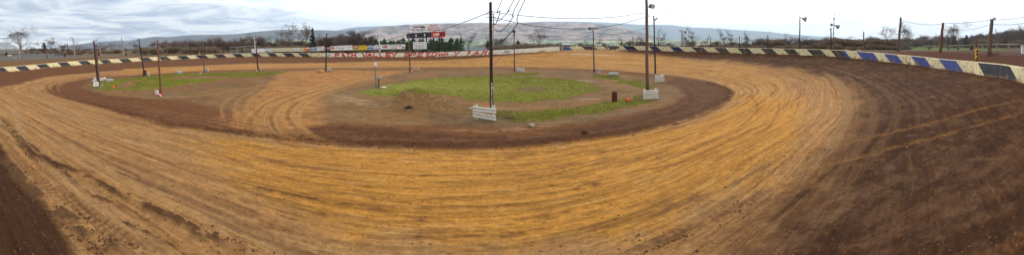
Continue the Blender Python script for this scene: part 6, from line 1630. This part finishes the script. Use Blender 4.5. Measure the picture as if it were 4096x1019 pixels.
# ------------------------------------------------------------------ loose soil and grass
def scatter():
    # clods: irregular little pyramids of earth, thick along ruts and on the dark banking
    R = rng; P = []
    def along(px, n, w, s0, s1):
        L = H(px); t = R.random(n) * (len(L) - 1); k = np.minimum(t.astype(int), len(L) - 2); f = (t - k)[:, None]; q = L[k] * (1 - f) + L[k + 1] * f + R.normal(0, w, (n, 2)); 
        for (x, y), s_ in zip(q, s0 + (s1 - s0) * R.random(n) ** 3): P.append((x, y, s_))
    along([(420, 425), (560, 470), (700, 505), (860, 515), (1024, 540), (1217, 556), (1410, 574), (1700, 590), (2048, 584), (2338, 553), (2579, 522), (2724, 486), (2869, 434), (2925, 380), (2890, 345)], 700, .3, .01, .055)
    along([(29, 651), (97, 738), (193, 815), (290, 883), (406, 970), (483, 1015)], 700, .18, .012, .05)
    along([(58, 526), (126, 622), (338, 700), (541, 806), (792, 922), (966, 990)], 450, .10, .01, .045)
    along([(1280, 530), (1500, 545), (1750, 560), (2050, 555), (2300, 530), (2560, 490), (2700, 440)], 700, .9, .008, .05)
    along([(1500, 565), (1750, 580), (2050, 575), (2340, 545), (2600, 505)], 350, .25, .02, .09)
    along([(3300, 700), (3600, 520), (3900, 700), (3700, 900)], 900, 2.4, .008, .04)
    along([(320, 365), (420, 385), (520, 400), (640, 415)], 120, .5, .04, .12)
    along([(900, 470), (1020, 500), (1160, 540), (1300, 555)], 130, .8, .015, .06)
    along([(2531, 999), (2744, 922), (2975, 815)], 300, .14, .01, .04)
    along([(3400, 760), (3250, 870), (3080, 990)], 120, .3, .005, .02)
    along([(1540, 440), (1650, 432), (1760, 430), (1880, 440)], 110, .5, .01, .05)
    for (x, y) in hit(R.uniform(0, 4096, 2600), 260 + 759 * R.random(2600) ** .8, True):
        P.append((x, y, .007 + .035 * R.random() ** 4))
    # crumbs at the foot of the wall
    for i in range(900):
        u = R.uniform(u_px(2500), WU[-1] - 1); x, y = wp(u, -abs(R.normal(0.1, .3))); P.append((x, y, .02 + .07 * R.random() ** 2))
    P = np.array(P); z = height(P[:, 0], P[:, 1], True); V = []; Fc = []
    for (x, y, s_), zz in zip(P, z):
        k = len(V); n = 5; a0 = random.random() * 6
        for j in range(n): a = a0 + 2 * PI * j / n; r = s_ * random.uniform(.7, 1.2); V.append((x + r * math.cos(a), y + r * math.sin(a), zz - s_ * .5))
        for j in range(n): a = a0 + .6 + 2 * PI * j / n; r = s_ * random.uniform(.5, .9); V.append((x + r * math.cos(a), y + r * math.sin(a), zz + s_ * random.uniform(.15, .4)))
        V.append((x, y, zz + s_ * .5))
        for j in range(n): Fc.append((k + j, k + (j + 1) % n, k + n + (j + 1) % n, k + n + j)); Fc.append((k + n + j, k + n + (j + 1) % n, k + 2 * n))
    me = bpy.data.meshes.new('dirt_clods'); me.from_pydata(V, [], Fc); me.materials.append(mat('clod_soil', (104, 70, 44), .95, .35, 1.5, .5, 30)); o = bpy.data.objects.new('dirt_clods', me); col.objects.link(o); tag(o, 'loose brown clods and crumbs of earth scattered over the track', 'soil', kind='stuff')
    # grass blades on the turf
    w = np.nonzero(GG > .35)[0]; n = 90000; wt = np.maximum(np.hypot(GX[w] - CX, GY[w] - CY), .5) ** 2; idx = R.choice(w, n, p=wt / wt.sum()); D = np.hypot(GX[idx], GY[idx])
    x = GX[idx] + R.normal(0, .16, n); y = GY[idx] + R.normal(0, .16, n); z = GZ[idx] - .01
    h = R.uniform(.03, .09, n); a = R.uniform(0, PI, n); lx = R.normal(0, .03, n); ly = R.normal(0, .03, n); bw = .010 + .0004 * D
    V = np.stack([np.stack([x - np.cos(a) * bw, y - np.sin(a) * bw, z], 1), np.stack([x + np.cos(a) * bw, y + np.sin(a) * bw, z], 1), np.stack([x + lx, y + ly, z + h], 1)], 1).reshape(-1, 3)
    me = bpy.data.meshes.new('grass'); me.vertices.add(len(V)); me.vertices.foreach_set('co', V.astype(np.float32).ravel()); me.loops.add(3 * n); me.loops.foreach_set('vertex_index', np.arange(3 * n, dtype=np.int32)); me.polygons.add(n); me.polygons.foreach_set('loop_start', np.arange(n, dtype=np.int32) * 3); me.update(calc_edges=True)
    me.materials.append(mat('grass_blades', (128, 126, 44), .9, .3, .8, rgb2=(156, 146, 70), lo=.5, hi=.7)); o = bpy.data.objects.new('grass', me); col.objects.link(o); tag(o, 'short green and yellowish grass on the infield', 'grass', kind='stuff')
scatter()

# ------------------------------------------------------------------ haze
def haze():
    mb = MB(); mb.box((2600, 6400, 155), (20200, 14000, 1250)); o = mb.link('haze', mat('air', (255, 255, 255)), None, (2600, 6400, 155)); tag(o, kind='stuff')
    m = bpy.data.materials.new('haze_air'); m.use_nodes = True; t = m.node_tree; t.nodes.clear(); out = N(t, 'ShaderNodeOutputMaterial'); v = N(t, 'ShaderNodeVolumePrincipled', inp={'Color': (.66, .80, 1.0, 1), 'Density': 1.15e-4, 'Anisotropy': 0.25}); t.links.new(v.outputs[0], out.inputs['Volume'])
    o.data.materials.clear(); o.data.materials.append(m)
haze()
